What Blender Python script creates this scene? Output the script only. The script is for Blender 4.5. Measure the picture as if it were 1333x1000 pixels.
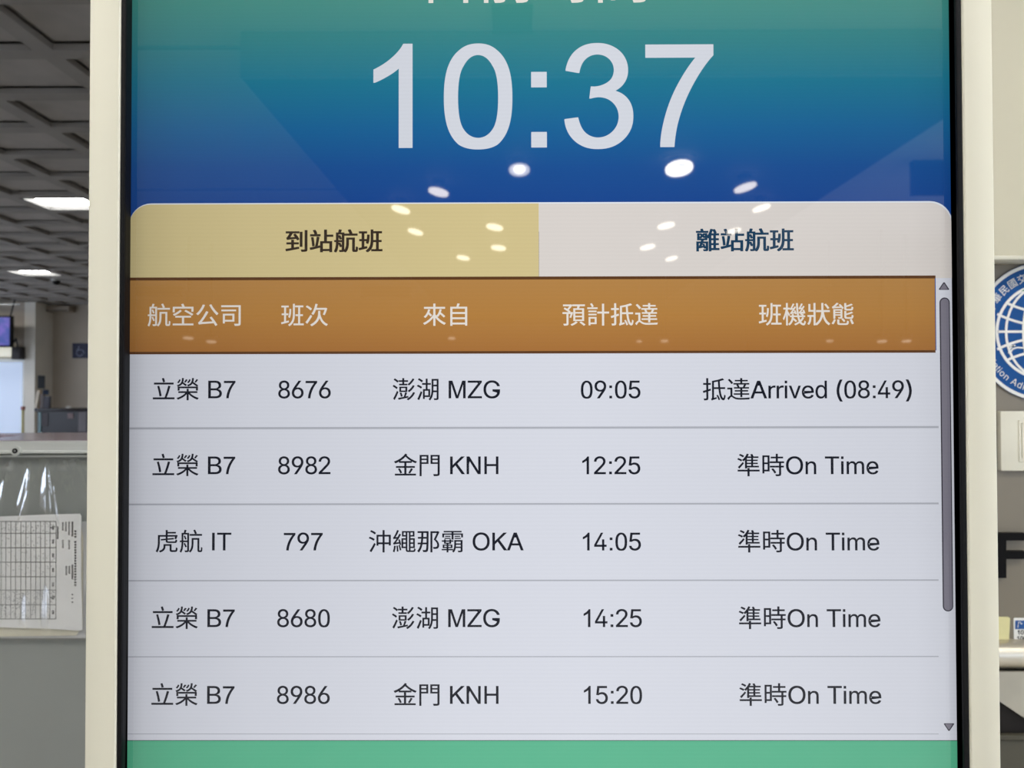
import bpy, math, random
from mathutils import Matrix, Vector
random.seed(7)
for o in list(bpy.data.objects): bpy.data.objects.remove(o)
S = bpy.context.scene
COL = S.collection
# ------------------------------------------------------------ camera
EYE = 1.45
R = Matrix.Rotation(math.radians(0.25), 3, 'Z') @ Matrix.Rotation(math.radians(90.93), 3, 'X') @ Matrix.Rotation(-0.0019, 3, 'Z')
cam = bpy.data.cameras.new('camera'); cam.sensor_fit = 'HORIZONTAL'; cam.sensor_width = 36; cam.lens = 27.0
cam.clip_start = 0.02; cam.clip_end = 200
camo = bpy.data.objects.new('camera', cam); COL.objects.link(camo)
camo.matrix_world = Matrix.Translation((0, 0, EYE)) @ R.to_4x4()
S.camera = camo
cam.dof.use_dof = True; cam.dof.focus_distance = 0.66; cam.dof.aperture_fstop = 11.0
# ------------------------------------------------------------ world, exposure
w = bpy.data.worlds.new('world'); S.world = w; w.use_nodes = True
w.node_tree.nodes['Background'].inputs[0].default_value = (0.72, 0.82, 1.0, 1)
w.node_tree.nodes['Background'].inputs[1].default_value = 3.2
S.view_settings.view_transform = 'Standard'; S.view_settings.look = 'None'
S.view_settings.exposure = 0; S.view_settings.gamma = 1; S.view_settings.use_curve_mapping = False
S.cycles.max_bounces = 8
# ------------------------------------------------------------ light strengths
PANEL_EMIT = 14.5      # added unseen troffers behind the viewer
HALL_EMIT = 19.0        # troffers of the hall on the left
SPOT_EMIT = 24.0       # round downlights
CEIL = 3.05
D = 0.64               # distance of the screen glass
# ------------------------------------------------------------ helpers
def P(u, v, Y):
    d = R @ Vector(((u - 666.5) / 1000, (500 - v) / 1000, -1))
    t = Y / d.y
    return Vector((d.x * t, Y, EYE + d.z * t))
def PZ(u, v, Z):
    d = R @ Vector(((u - 666.5) / 1000, (500 - v) / 1000, -1))
    t = (Z - EYE) / d.z
    return Vector((d.x * t, d.y * t, Z))
def lin(c):
    return tuple(((x / 255) / 12.92 if x <= 10 else ((x / 255 + .055) / 1.055) ** 2.4) for x in c)
def node_mat(name):
    m = bpy.data.materials.new(name); m.use_nodes = True
    nt = m.node_tree; b = nt.nodes['Principled BSDF']
    return m, nt, b
def mat(name, c, rough=.5, metal=0, noise=.04, scale=20, bump=0, spec=.5, coat=0, stretch=(1, 1, 1)):
    m, nt, b = node_mat(name)
    b.inputs['Roughness'].default_value = rough; b.inputs['Metallic'].default_value = metal
    b.inputs['Specular IOR Level'].default_value = spec; b.inputs['Coat Weight'].default_value = coat
    b.inputs['Coat Roughness'].default_value = .05
    tc = nt.nodes.new('ShaderNodeTexCoord'); mp = nt.nodes.new('ShaderNodeMapping')
    mp.inputs['Scale'].default_value = stretch
    n = nt.nodes.new('ShaderNodeTexNoise'); n.inputs['Scale'].default_value = scale; n.inputs['Detail'].default_value = 4
    r = nt.nodes.new('ShaderNodeValToRGB')
    c = lin(c)
    r.color_ramp.elements[0].color = (*[x * (1 - noise * 2) for x in c], 1)
    r.color_ramp.elements[1].color = (*[min(1, x * (1 + noise * 2)) for x in c], 1)
    r.color_ramp.elements[0].position = .3; r.color_ramp.elements[1].position = .7
    L = nt.links.new
    L(tc.outputs['Object'], mp.inputs['Vector']); L(mp.outputs[0], n.inputs['Vector'])
    L(n.outputs['Fac'], r.inputs['Fac']); L(r.outputs['Color'], b.inputs['Base Color'])
    if bump:
        bp = nt.nodes.new('ShaderNodeBump'); bp.inputs['Strength'].default_value = bump; bp.inputs['Distance'].default_value = .002
        L(n.outputs['Fac'], bp.inputs['Height']); L(bp.outputs[0], b.inputs['Normal'])
    return m
def emit(name, c, strength):
    m, nt, b = node_mat(name)
    b.inputs['Base Color'].default_value = (.8, .8, .8, 1)
    b.inputs['Emission Color'].default_value = (*c, 1); b.inputs['Emission Strength'].default_value = strength
    return m
SX0 = P(166.7, 500, D).x; SX1 = P(1242.5, 500, D).x
def display(name, c, ramp=None, print_=1.0):
    """light given off by the LCD under its glass: even colour, a fine pixel line texture, dimmer towards the long edges"""
    m, nt, b = node_mat(name); L = nt.links.new
    b.inputs['Base Color'].default_value = (.003, .003, .004, 1); b.inputs['Roughness'].default_value = .02; b.inputs['Specular IOR Level'].default_value = .7
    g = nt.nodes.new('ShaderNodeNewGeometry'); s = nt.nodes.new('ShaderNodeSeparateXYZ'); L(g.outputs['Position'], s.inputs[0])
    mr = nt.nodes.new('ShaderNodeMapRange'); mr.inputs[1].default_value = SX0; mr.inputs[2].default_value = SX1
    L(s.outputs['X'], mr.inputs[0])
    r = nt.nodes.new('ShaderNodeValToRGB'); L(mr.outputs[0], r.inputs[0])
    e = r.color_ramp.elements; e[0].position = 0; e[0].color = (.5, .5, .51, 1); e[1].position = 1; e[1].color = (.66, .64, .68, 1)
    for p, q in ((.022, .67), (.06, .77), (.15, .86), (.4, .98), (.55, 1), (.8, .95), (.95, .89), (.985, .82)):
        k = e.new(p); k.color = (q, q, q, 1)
    wv = nt.nodes.new('ShaderNodeTexWave'); wv.bands_direction = 'Z'; wv.inputs['Scale'].default_value = 95
    wv.inputs['Distortion'].default_value = .6; wv.inputs['Detail Scale'].default_value = .6
    L(g.outputs['Position'], wv.inputs['Vector'])
    wm = nt.nodes.new('ShaderNodeMapRange'); wm.inputs[3].default_value = .988; wm.inputs[4].default_value = 1.01; L(wv.outputs['Fac'], wm.inputs[0])
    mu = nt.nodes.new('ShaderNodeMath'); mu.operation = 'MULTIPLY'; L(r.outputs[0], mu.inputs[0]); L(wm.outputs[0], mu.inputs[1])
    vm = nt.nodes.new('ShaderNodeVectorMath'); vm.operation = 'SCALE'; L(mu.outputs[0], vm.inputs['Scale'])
    if ramp:
        mz = nt.nodes.new('ShaderNodeMapRange'); mz.inputs[1].default_value = ramp[0]; mz.inputs[2].default_value = ramp[1]
        L(s.outputs['Z'], mz.inputs[0]); rr = nt.nodes.new('ShaderNodeValToRGB'); L(mz.outputs[0], rr.inputs[0])
        st = ramp[2]; el = rr.color_ramp.elements
        el[0].position = st[0][0]; el[0].color = (*lin(st[0][1]), 1); el[1].position = st[-1][0]; el[1].color = (*lin(st[-1][1]), 1)
        for p, q in st[1:-1]:
            k = el.new(p); k.color = (*lin(q), 1)
        L(rr.outputs[0], vm.inputs[0])
    else:
        vm.inputs[0].default_value = lin(c)
    L(vm.outputs[0], b.inputs['Emission Color']); b.inputs['Emission Strength'].default_value = 1
    return m
class MB:
    def __init__(s): s.v = []; s.f = []; s.mi = []; s.cur = 0
    def add(s, vs, fs):
        n = len(s.v); s.v += [tuple(x) for x in vs]; s.f += [tuple(i + n for i in f) for f in fs]; s.mi += [s.cur] * len(fs); return s
    def box(s, x0, x1, y0, y1, z0, z1):
        x0, x1 = sorted((x0, x1)); y0, y1 = sorted((y0, y1)); z0, z1 = sorted((z0, z1))
        return s.add([(x, y, z) for x in (x0, x1) for y in (y0, y1) for z in (z0, z1)],
                     [(0, 1, 3, 2), (4, 6, 7, 5), (0, 4, 5, 1), (2, 3, 7, 6), (0, 2, 6, 4), (1, 5, 7, 3)])
    def prism(s, pts, y0, y1):
        """outline in x,z (any orientation) made solid between y0 (front) and y1"""
        a = sum(pts[i][0] * pts[(i + 1) % len(pts)][1] - pts[(i + 1) % len(pts)][0] * pts[i][1] for i in range(len(pts)))
        if a < 0: pts = pts[::-1]
        n = len(pts)
        return s.add([(x, y0, z) for x, z in pts] + [(x, y1, z) for x, z in pts],
                     [tuple(range(n)), tuple(range(2 * n - 1, n - 1, -1))] + [(i, i + n, (i + 1) % n + n, (i + 1) % n) for i in range(n)])
    def cyl(s, a, b, r0, r1=None, n=24):
        a = Vector(a); b = Vector(b); r1 = r0 if r1 is None else r1
        d = (b - a).normalized(); u = d.orthogonal().normalized(); w_ = d.cross(u)
        vs = [a + (u * math.cos(t) + w_ * math.sin(t)) * r0 for t in [2 * math.pi * i / n for i in range(n)]]
        vs += [b + (u * math.cos(t) + w_ * math.sin(t)) * r1 for t in [2 * math.pi * i / n for i in range(n)]]
        return s.add(vs, [tuple(range(n - 1, -1, -1)), tuple(range(n, 2 * n))] + [(i, (i + 1) % n, (i + 1) % n + n, i + n) for i in range(n)])
    def ring(s, o, i, y0, y1):
        """rectangular frame: o, i = (x0, x1, z0, z1)"""
        def c(r, y): return [(r[0], y, r[2]), (r[1], y, r[2]), (r[1], y, r[3]), (r[0], y, r[3])]
        vs = c(o, y0) + c(i, y0) + c(o, y1) + c(i, y1); fs = []
        for k in range(4):
            j = (k + 1) % 4
            fs += [(k, j, j + 4, k + 4), (k + 8, k + 12, j + 12, j + 8), (k, k + 8, j + 8, j), (k + 4, j + 4, j + 12, k + 12)]
        return s.add(vs, fs)
    def mesh(s, name, m):
        me = bpy.data.meshes.new(name); me.from_pydata(s.v, [], s.f)
        for q in (m if isinstance(m, (list, tuple)) else [m]): me.materials.append(q)
        if any(s.mi): me.polygons.foreach_set('material_index', s.mi)
        me.update(); return me
    def build(s, name, m, parent=None, bevel=0, smooth=False, segs=2):
        me = s.mesh(name, m)
        if bevel or smooth:
            import bmesh
            bm = bmesh.new(); bm.from_mesh(me)
            bmesh.ops.remove_doubles(bm, verts=bm.verts, dist=1e-7)
            bmesh.ops.recalc_face_normals(bm, faces=bm.faces)
            if bevel:
                ed = [e for e in bm.edges if len(e.link_faces) == 2 and e.calc_face_angle() > .5]
                bmesh.ops.bevel(bm, geom=ed, offset=bevel, segments=segs, profile=.5, affect='EDGES')
            bm.to_mesh(me); bm.free()
            if smooth or bevel:
                for p in me.polygons: p.use_smooth = True
                me.set_sharp_from_angle(angle=math.radians(50 if smooth and not bevel else 25))
        o = bpy.data.objects.new(name, me); COL.objects.link(o)
        if parent: o.parent = parent
        return o
def thing(name, label, cat, loc=(0, 0, 0), group=None):
    """an Empty at the thing's base; the parts are given in world coordinates"""
    o = bpy.data.objects.new(name, None); o.empty_display_size = .05; COL.objects.link(o); o.location = loc
    return tag(o, label, cat, group)
def tag(o, label, cat, group=None):
    o['label'] = label; o['category'] = cat
    if group: o['group'] = group
    return o
def struct(o): o['kind'] = 'structure'; return o
def seat(root):
    """keep children where they were modelled although the root was moved to the thing's base"""
    inv = Matrix.Translation(root.location).inverted()
    for c in root.children: c.matrix_parent_inverse = inv
# glyph outlines: closed contours of x, y pairs in thousandths of the type size
GLYPHS = {
'目': [[233, 470, 759, 470, 759, 305, 233, 305], [233, 542, 233, 704, 759, 704, 759, 542], [233, 233, 759, 233, 759, 67, 233, 67], [158, 778, 158, -74, 233, -74, 233, -6, 759, -6, 759, -74, 837, -74, 837, 778]],
'前': [[604, 514, 604, 104, 674, 104, 674, 514], [807, 544, 807, 14, 802, -1, 786, -5, 654, -4, 681, -76, 778, -74, 839, -63, 864, -48, 877, -23, 881, 13, 881, 544], [723, 845, 681, 763, 629, 682, 329, 682, 378, 700, 335, 770, 278, 841, 208, 816, 260, 748, 300, 682, 53, 682, 53, 613, 947, 613, 947, 682, 714, 682, 803, 819], [409, 301, 409, 200, 187, 200, 187, 301], [409, 360, 187, 360, 187, 459, 409, 459], [116, 523, 116, -75, 187, -75, 187, 141, 409, 141, 409, 7, 405, -6, 391, -10, 281, -9, 307, -76, 391, -74, 446, -63, 468, -49, 479, -26, 482, 6, 482, 523]],
'時': [[445, 209, 519, 120, 572, 33, 636, 72, 581, 158, 505, 244], [631, 841, 631, 721, 421, 721, 421, 654, 631, 654, 631, 527, 379, 527, 379, 459, 763, 459, 763, 346, 384, 346, 384, 279, 763, 279, 763, 10, 758, -5, 742, -9, 608, -8, 633, -79, 733, -77, 796, -66, 820, -51, 833, -27, 837, 9, 837, 279, 954, 279, 954, 346, 837, 346, 837, 459, 964, 459, 964, 527, 705, 527, 705, 654, 922, 654, 922, 721, 705, 721, 705, 841], [291, 416, 291, 185, 146, 185, 146, 416], [291, 484, 146, 484, 146, 706, 291, 706], [76, 775, 76, 35, 146, 35, 146, 117, 362, 117, 362, 775]],
'間': [[615, 169, 615, 72, 380, 72, 380, 169], [615, 227, 380, 227, 380, 319, 615, 319], [312, 378, 312, -38, 380, -38, 380, 13, 685, 13, 685, 378], [383, 600, 383, 511, 165, 511, 165, 600], [383, 655, 165, 655, 165, 739, 383, 739], [840, 600, 840, 510, 615, 510, 615, 600], [840, 655, 615, 655, 615, 739, 840, 739], [544, 797, 544, 452, 840, 452, 840, 20, 835, 1, 817, -4, 677, -3, 703, -80, 807, -78, 872, -66, 898, -49, 912, -21, 916, 19, 916, 797], [90, 797, 90, -81, 165, -81, 165, 454, 453, 454, 453, 797]],
'到': [[641, 754, 641, 148, 711, 148, 711, 754], [839, 824, 839, 37, 834, 20, 817, 15, 686, 16, 714, -59, 808, -56, 871, -44, 895, -28, 908, -2, 912, 37, 912, 824], [62, 42, 79, -30, 579, 67, 575, 133, 365, 94, 365, 251, 565, 251, 565, 318, 365, 318, 365, 425, 294, 425, 294, 318, 97, 318, 97, 251, 294, 251, 294, 82], [119, 439, 198, 454, 493, 484, 528, 422, 585, 460, 520, 564, 434, 675, 379, 643, 454, 543, 198, 521, 259, 610, 314, 708, 585, 708, 585, 774, 71, 774, 71, 708, 230, 708, 179, 612, 142, 554, 118, 524, 94, 510]],
'站': [[58, 652, 58, 582, 447, 582, 447, 652], [98, 525, 129, 340, 146, 167, 209, 178, 190, 351, 158, 536], [175, 815, 215, 736, 243, 662, 311, 686, 282, 758, 240, 835], [330, 549, 302, 340, 264, 144, 47, 95, 65, 20, 443, 116, 436, 185, 328, 159, 366, 342, 400, 535], [467, 362, 467, -79, 540, -79, 540, -31, 842, -31, 842, -75, 918, -75, 918, 362, 706, 362, 706, 561, 960, 561, 960, 633, 706, 633, 706, 841, 629, 841, 629, 362], [540, 39, 540, 291, 842, 291, 842, 39]],
'航': [[200, 592, 259, 448, 309, 470, 248, 611], [198, 284, 238, 204, 269, 130, 320, 153, 245, 305], [596, 829, 635, 749, 665, 674, 738, 699, 665, 851], [439, 674, 439, 606, 949, 606, 949, 674], [527, 508, 527, 290, 524, 207, 509, 120, 476, 34, 417, -43, 475, -84, 538, 1, 575, 97, 593, 196, 597, 289, 597, 441, 769, 441, 769, 49, 773, -22, 788, -51, 813, -65, 841, -69, 886, -69, 912, -66, 934, -57, 949, -40, 959, -15, 968, 108, 917, 135, 913, 28, 904, -1, 884, -5, 860, -5, 844, -1, 839, 44, 839, 508], [346, 659, 346, 404, 176, 404, 176, 659], [40, 404, 40, 342, 110, 342, 106, 209, 85, 73, 34, -50, 92, -87, 136, 10, 161, 120, 173, 234, 176, 342, 346, 342, 346, 9, 342, -3, 329, -7, 236, -7, 258, -72, 333, -70, 381, -59, 405, -34, 412, 9, 412, 721, 265, 721, 306, 832, 230, 847, 199, 721, 110, 721, 110, 404]],
'班': [[521, 840, 521, 413, 517, 309, 502, 211, 469, 122, 412, 42, 325, -27, 372, -81, 454, -18, 513, 54, 552, 134, 575, 221, 586, 314, 589, 413, 589, 840], [376, 633, 372, 506, 359, 392, 329, 302, 384, 263, 418, 365, 433, 491, 437, 626], [628, 405, 628, 337, 738, 337, 738, 26, 544, 26, 544, -44, 960, -44, 960, 26, 809, 26, 809, 337, 925, 337, 925, 405, 809, 405, 809, 702, 941, 702, 941, 771, 611, 771, 611, 702, 738, 702, 738, 405], [31, 74, 45, 3, 346, 79, 338, 147, 224, 119, 224, 376, 321, 376, 321, 444, 224, 444, 224, 698, 336, 698, 336, 766, 42, 766, 42, 698, 155, 698, 155, 444, 56, 444, 56, 376, 155, 376, 155, 102]],
'離': [[722, 804, 760, 729, 785, 659, 847, 685, 820, 753, 781, 826], [231, 829, 258, 753, 57, 753, 57, 691, 516, 691, 516, 753, 327, 753, 291, 843], [177, 50, 220, 63, 364, 87, 382, 36, 425, 55, 351, 223, 310, 210, 344, 135, 235, 121, 290, 256, 447, 256, 447, 2, 444, -9, 432, -12, 343, -11, 364, -70, 434, -69, 479, -60, 502, -37, 508, 1, 508, 317, 309, 317, 328, 384, 476, 384, 476, 657, 414, 657, 414, 439, 160, 439, 160, 657, 101, 657, 101, 384, 265, 384, 248, 317, 69, 317, 69, -79, 131, -79, 131, 256, 229, 256, 196, 168, 177, 130, 157, 112], [351, 659, 297, 597, 224, 655, 192, 625, 266, 565, 180, 493, 220, 461, 301, 534, 369, 469, 402, 504, 333, 567, 397, 641], [636, 382, 755, 382, 755, 245, 636, 245], [636, 446, 636, 582, 755, 582, 755, 446], [636, 837, 599, 721, 552, 613, 496, 522, 532, 454, 569, 510, 569, -78, 636, -78, 636, -28, 962, -28, 962, 41, 820, 41, 820, 180, 935, 180, 935, 245, 820, 245, 820, 382, 936, 382, 936, 446, 820, 446, 820, 582, 948, 582, 948, 649, 639, 649, 699, 819], [636, 180, 755, 180, 755, 41, 636, 41]],
'空': [[564, 537, 730, 445, 869, 357, 919, 415, 776, 500, 611, 587], [384, 590, 298, 524, 198, 463, 85, 413, 129, 348, 243, 405, 347, 473, 436, 544], [77, 22, 77, -46, 927, -46, 927, 22, 538, 22, 538, 275, 825, 275, 825, 343, 182, 343, 182, 275, 459, 275, 459, 22], [424, 824, 473, 718, 76, 718, 76, 492, 150, 492, 150, 649, 849, 649, 849, 517, 926, 517, 926, 718, 565, 718, 502, 846]],
'公': [[324, 811, 272, 700, 208, 597, 133, 504, 51, 428, 120, 374, 202, 458, 279, 557, 347, 669, 404, 789], [665, 819, 592, 789, 683, 636, 791, 491, 901, 374, 964, 438, 855, 543, 749, 677], [161, -14, 287, 5, 781, 39, 848, -73, 922, -33, 816, 131, 681, 306, 611, 274, 734, 109, 266, 82, 365, 208, 459, 350, 547, 500, 465, 535, 329, 297, 223, 149, 174, 92, 132, 65]],
'司': [[95, 598, 95, 532, 698, 532, 698, 598], [88, 776, 88, 704, 812, 704, 812, 33, 807, 14, 788, 8, 629, 9, 655, -73, 769, -71, 842, -59, 870, -41, 884, -12, 888, 32, 888, 776], [232, 357, 555, 357, 555, 170, 232, 170], [159, 424, 159, 29, 232, 29, 232, 104, 628, 104, 628, 424]],
'次': [[57, 717, 164, 649, 250, 578, 298, 639, 210, 707, 102, 771], [42, 73, 111, 21, 211, 171, 308, 329, 250, 379, 143, 213], [454, 840, 414, 683, 359, 541, 289, 426, 361, 384, 418, 481, 468, 596, 837, 596, 802, 492, 763, 403, 827, 371, 883, 497, 932, 644, 877, 674, 862, 670, 493, 670, 534, 825], [569, 547, 566, 408, 552, 322, 520, 232, 462, 141, 371, 54, 240, -26, 271, -53, 297, -84, 402, -21, 485, 46, 546, 118, 590, 191, 620, 265, 658, 174, 705, 94, 762, 26, 830, -30, 911, -73, 933, -38, 961, -7, 866, 41, 788, 109, 727, 195, 680, 296, 647, 411, 649, 547]],
'來': [[458, 839, 458, 700, 72, 700, 72, 627, 458, 627, 458, 381, 377, 274, 275, 175, 159, 92, 37, 29, 90, -34, 190, 21, 287, 91, 377, 173, 458, 265, 458, -80, 536, -80, 536, 267, 616, 173, 708, 90, 806, 18, 909, -37, 964, 31, 838, 93, 719, 177, 616, 278, 536, 388, 536, 627, 935, 627, 935, 700, 536, 700, 536, 839], [247, 604, 219, 511, 178, 427, 127, 355, 64, 297, 123, 248, 192, 319, 250, 406, 344, 309, 395, 361, 281, 471, 321, 590], [721, 604, 690, 497, 643, 405, 579, 332, 642, 291, 689, 345, 730, 410, 818, 334, 887, 266, 940, 318, 859, 392, 759, 473, 794, 591]],
'自': [[239, 411, 774, 411, 774, 264, 239, 264], [239, 482, 239, 631, 774, 631, 774, 482], [239, 194, 774, 194, 774, 46, 239, 46], [455, 842, 416, 703, 163, 703, 163, -81, 239, -81, 239, -25, 774, -25, 774, -76, 853, -76, 853, 703, 492, 703, 542, 830]],
'預': [[555, 422, 848, 422, 848, 324, 555, 324], [555, 268, 848, 268, 848, 169, 555, 169], [555, 574, 848, 574, 848, 478, 555, 478], [585, 93, 528, 47, 452, 3, 371, -33, 422, -83, 505, -46, 585, 2, 650, 54], [740, 49, 837, -17, 915, -83, 975, -40, 893, 25, 796, 88], [88, 617, 197, 549, 293, 474, 38, 474, 38, 406, 203, 406, 203, 10, 199, -3, 184, -7, 72, -6, 96, -78, 182, -76, 238, -65, 260, -50, 272, -26, 275, 8, 275, 406, 381, 406, 326, 260, 383, 245, 425, 346, 467, 464, 420, 477, 409, 474, 337, 474, 361, 505, 282, 571, 366, 662, 439, 763, 392, 796, 378, 792, 59, 792, 59, 725, 329, 725, 281, 663, 229, 607, 128, 666], [485, 633, 485, 111, 920, 111, 920, 633, 711, 633, 740, 728, 954, 728, 954, 793, 446, 793, 446, 728, 656, 728, 637, 633]],
'計': [[108, 538, 108, 478, 435, 478, 435, 538], [108, 406, 108, 347, 433, 347, 433, 406], [64, 670, 64, 608, 478, 608, 478, 670], [182, 814, 225, 746, 258, 680, 318, 715, 284, 778, 241, 844], [116, 273, 116, -67, 181, -67, 181, -19, 435, -19, 435, 273], [181, 210, 369, 210, 369, 44, 181, 44], [672, 822, 672, 494, 476, 494, 476, 420, 672, 420, 672, -80, 749, -80, 749, 420, 955, 420, 955, 494, 749, 494, 749, 822]],
'抵': [[595, 131, 646, 29, 682, -65, 737, -46, 699, 47, 646, 146], [176, 839, 176, 638, 48, 638, 48, 566, 176, 566, 176, 350, 34, 309, 54, 233, 176, 273, 176, 14, 172, 0, 159, -4, 64, -4, 78, -41, 86, -77, 165, -74, 215, -62, 235, -47, 246, -22, 249, 14, 249, 297, 359, 333, 349, 404, 249, 372, 249, 566, 357, 566, 357, 638, 249, 638, 249, 839], [398, -80, 445, -59, 597, -13, 595, 49, 485, 22, 485, 393, 679, 393, 701, 239, 730, 109, 769, 11, 817, -53, 876, -75, 904, -66, 929, -35, 950, 25, 967, 118, 914, 154, 905, 75, 892, 26, 875, 9, 835, 38, 800, 117, 771, 238, 748, 393, 946, 393, 946, 463, 741, 463, 725, 719, 821, 745, 906, 773, 844, 831, 650, 771, 414, 724, 414, 40, 399, -1, 372, -19], [672, 463, 485, 463, 485, 671, 657, 704]],
'達': [[69, 764, 153, 680, 215, 598, 277, 644, 212, 725, 127, 805], [246, 445, 46, 445, 46, 375, 173, 375, 173, 125, 111, 78, 42, 3, 91, -61, 135, 5, 175, 53, 209, 72, 249, 51, 305, 9, 382, -27, 474, -44, 589, -49, 944, -39, 965, 36, 789, 22, 591, 17, 484, 20, 396, 35, 323, 67, 246, 123], [581, 840, 581, 764, 359, 764, 359, 708, 581, 708, 581, 633, 298, 633, 298, 574, 465, 574, 420, 563, 447, 513, 464, 465, 320, 465, 320, 408, 581, 408, 581, 342, 353, 342, 353, 285, 581, 285, 581, 210, 308, 210, 308, 152, 581, 152, 581, 52, 655, 52, 655, 152, 938, 152, 938, 210, 655, 210, 655, 285, 894, 285, 894, 342, 655, 342, 655, 408, 932, 408, 932, 465, 759, 465, 814, 562, 770, 574, 946, 574, 946, 633, 655, 633, 655, 708, 880, 708, 880, 764, 655, 764, 655, 840], [493, 465, 535, 476, 517, 524, 488, 574, 738, 574, 693, 475, 725, 465]],
'機': [[159, 840, 159, 647, 49, 647, 49, 577, 149, 577, 118, 441, 75, 312, 27, 209, 61, 136, 114, 258, 159, 413, 159, -79, 221, -79, 221, 420, 274, 303, 312, 358, 221, 510, 221, 577, 304, 577, 304, 647, 221, 647, 221, 840], [573, 833, 588, 559, 617, 323, 464, 323, 464, 383, 399, 383, 399, 323, 322, 323, 322, 262, 398, 262, 388, 189, 362, 113, 317, 39, 248, -30, 297, -77, 369, -4, 418, 76, 447, 159, 554, 58, 601, 103, 537, 163, 460, 226, 463, 262, 628, 262, 654, 163, 686, 79, 598, 20, 498, -27, 539, -74, 632, -30, 716, 24, 760, -29, 813, -64, 874, -79, 902, -73, 927, -50, 948, -4, 965, 66, 914, 103, 904, 42, 890, 5, 872, -6, 833, 5, 799, 29, 768, 67, 837, 142, 891, 228, 827, 252, 788, 186, 737, 125, 714, 188, 694, 262, 936, 262, 936, 323, 852, 323, 879, 351, 832, 387, 775, 423, 736, 387, 825, 323, 681, 323, 652, 556, 638, 833], [702, 407, 775, 423, 886, 438, 898, 396, 946, 414, 924, 484, 891, 563, 845, 549, 870, 485, 766, 473, 843, 578, 914, 698, 858, 720, 825, 652, 752, 645, 797, 719, 836, 803, 783, 821, 741, 725, 708, 666, 691, 644, 674, 634, 692, 579, 795, 600, 733, 508, 707, 478, 684, 464], [342, 387, 384, 399, 524, 419, 534, 379, 584, 396, 563, 466, 533, 545, 485, 532, 509, 467, 408, 455, 487, 559, 561, 677, 507, 697, 474, 633, 394, 624, 446, 707, 494, 800, 439, 818, 392, 713, 354, 649, 334, 625, 316, 613, 333, 559, 442, 581, 375, 487, 349, 456, 324, 442]],
'狀': [[741, 779, 816, 686, 872, 597, 936, 631, 878, 718, 800, 808], [617, 840, 617, 544, 399, 544, 399, 469, 615, 469, 604, 366, 578, 262, 534, 161, 464, 65, 364, -24, 364, 840, 294, 840, 294, 550, 154, 550, 154, 797, 85, 797, 85, 483, 294, 482, 294, 340, 46, 340, 46, 271, 123, 271, 123, 242, 117, 160, 92, 66, 38, -22, 97, -58, 146, 14, 175, 93, 188, 172, 192, 271, 294, 271, 294, -79, 364, -79, 364, -27, 413, -82, 514, 7, 587, 102, 636, 203, 667, 307, 699, 200, 748, 96, 818, 2, 913, -75, 938, -43, 969, -15, 869, 64, 798, 161, 751, 268, 723, 374, 709, 469, 957, 469, 957, 544, 690, 544, 690, 840]],
'態': [[269, 155, 269, 25, 275, -20, 297, -48, 339, -63, 406, -67, 618, -67, 663, -63, 696, -50, 717, -24, 730, 17, 737, 77, 672, 102, 667, 46, 658, 14, 641, -1, 613, -4, 411, -4, 368, -2, 348, 7, 343, 26, 343, 155], [441, 175, 495, 114, 537, 55, 591, 92, 549, 148, 494, 207], [789, 153, 871, -36, 942, -10, 856, 175], [134, 166, 93, 76, 36, -4, 100, -39, 156, 46, 198, 139], [405, 527, 405, 472, 179, 472, 179, 527], [111, 581, 111, 188, 179, 188, 179, 320, 405, 320, 405, 262, 402, 251, 390, 248, 300, 248, 322, 193, 395, 194, 442, 203, 461, 215, 471, 234, 473, 262, 473, 581], [179, 424, 405, 424, 405, 369, 179, 369], [846, 806, 751, 764, 634, 726, 634, 832, 564, 832, 564, 621, 569, 577, 586, 549, 620, 534, 674, 530, 828, 530, 872, 536, 900, 556, 917, 596, 926, 659, 864, 685, 858, 625, 846, 599, 822, 593, 681, 593, 651, 595, 637, 603, 634, 622, 634, 671, 775, 710, 902, 760], [857, 476, 758, 433, 634, 394, 634, 507, 564, 507, 564, 280, 569, 235, 587, 206, 621, 191, 676, 187, 833, 187, 877, 193, 905, 214, 922, 255, 931, 320, 898, 330, 868, 346, 863, 284, 851, 256, 825, 250, 683, 250, 652, 252, 637, 261, 634, 280, 634, 339, 781, 379, 913, 429], [78, 615, 153, 627, 438, 645, 474, 595, 531, 631, 468, 709, 390, 791, 337, 761, 395, 698, 175, 688, 249, 750, 320, 821, 248, 846, 169, 762, 110, 711, 81, 692, 56, 683]],
'立': [[97, 651, 97, 576, 906, 576, 906, 651], [236, 505, 292, 286, 331, 81, 410, 101, 369, 304, 310, 522], [428, 826, 477, 663, 554, 686, 501, 846], [691, 522, 624, 274, 541, 38, 54, 38, 54, -37, 947, -37, 947, 38, 622, 38, 704, 264, 776, 507]],
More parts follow.
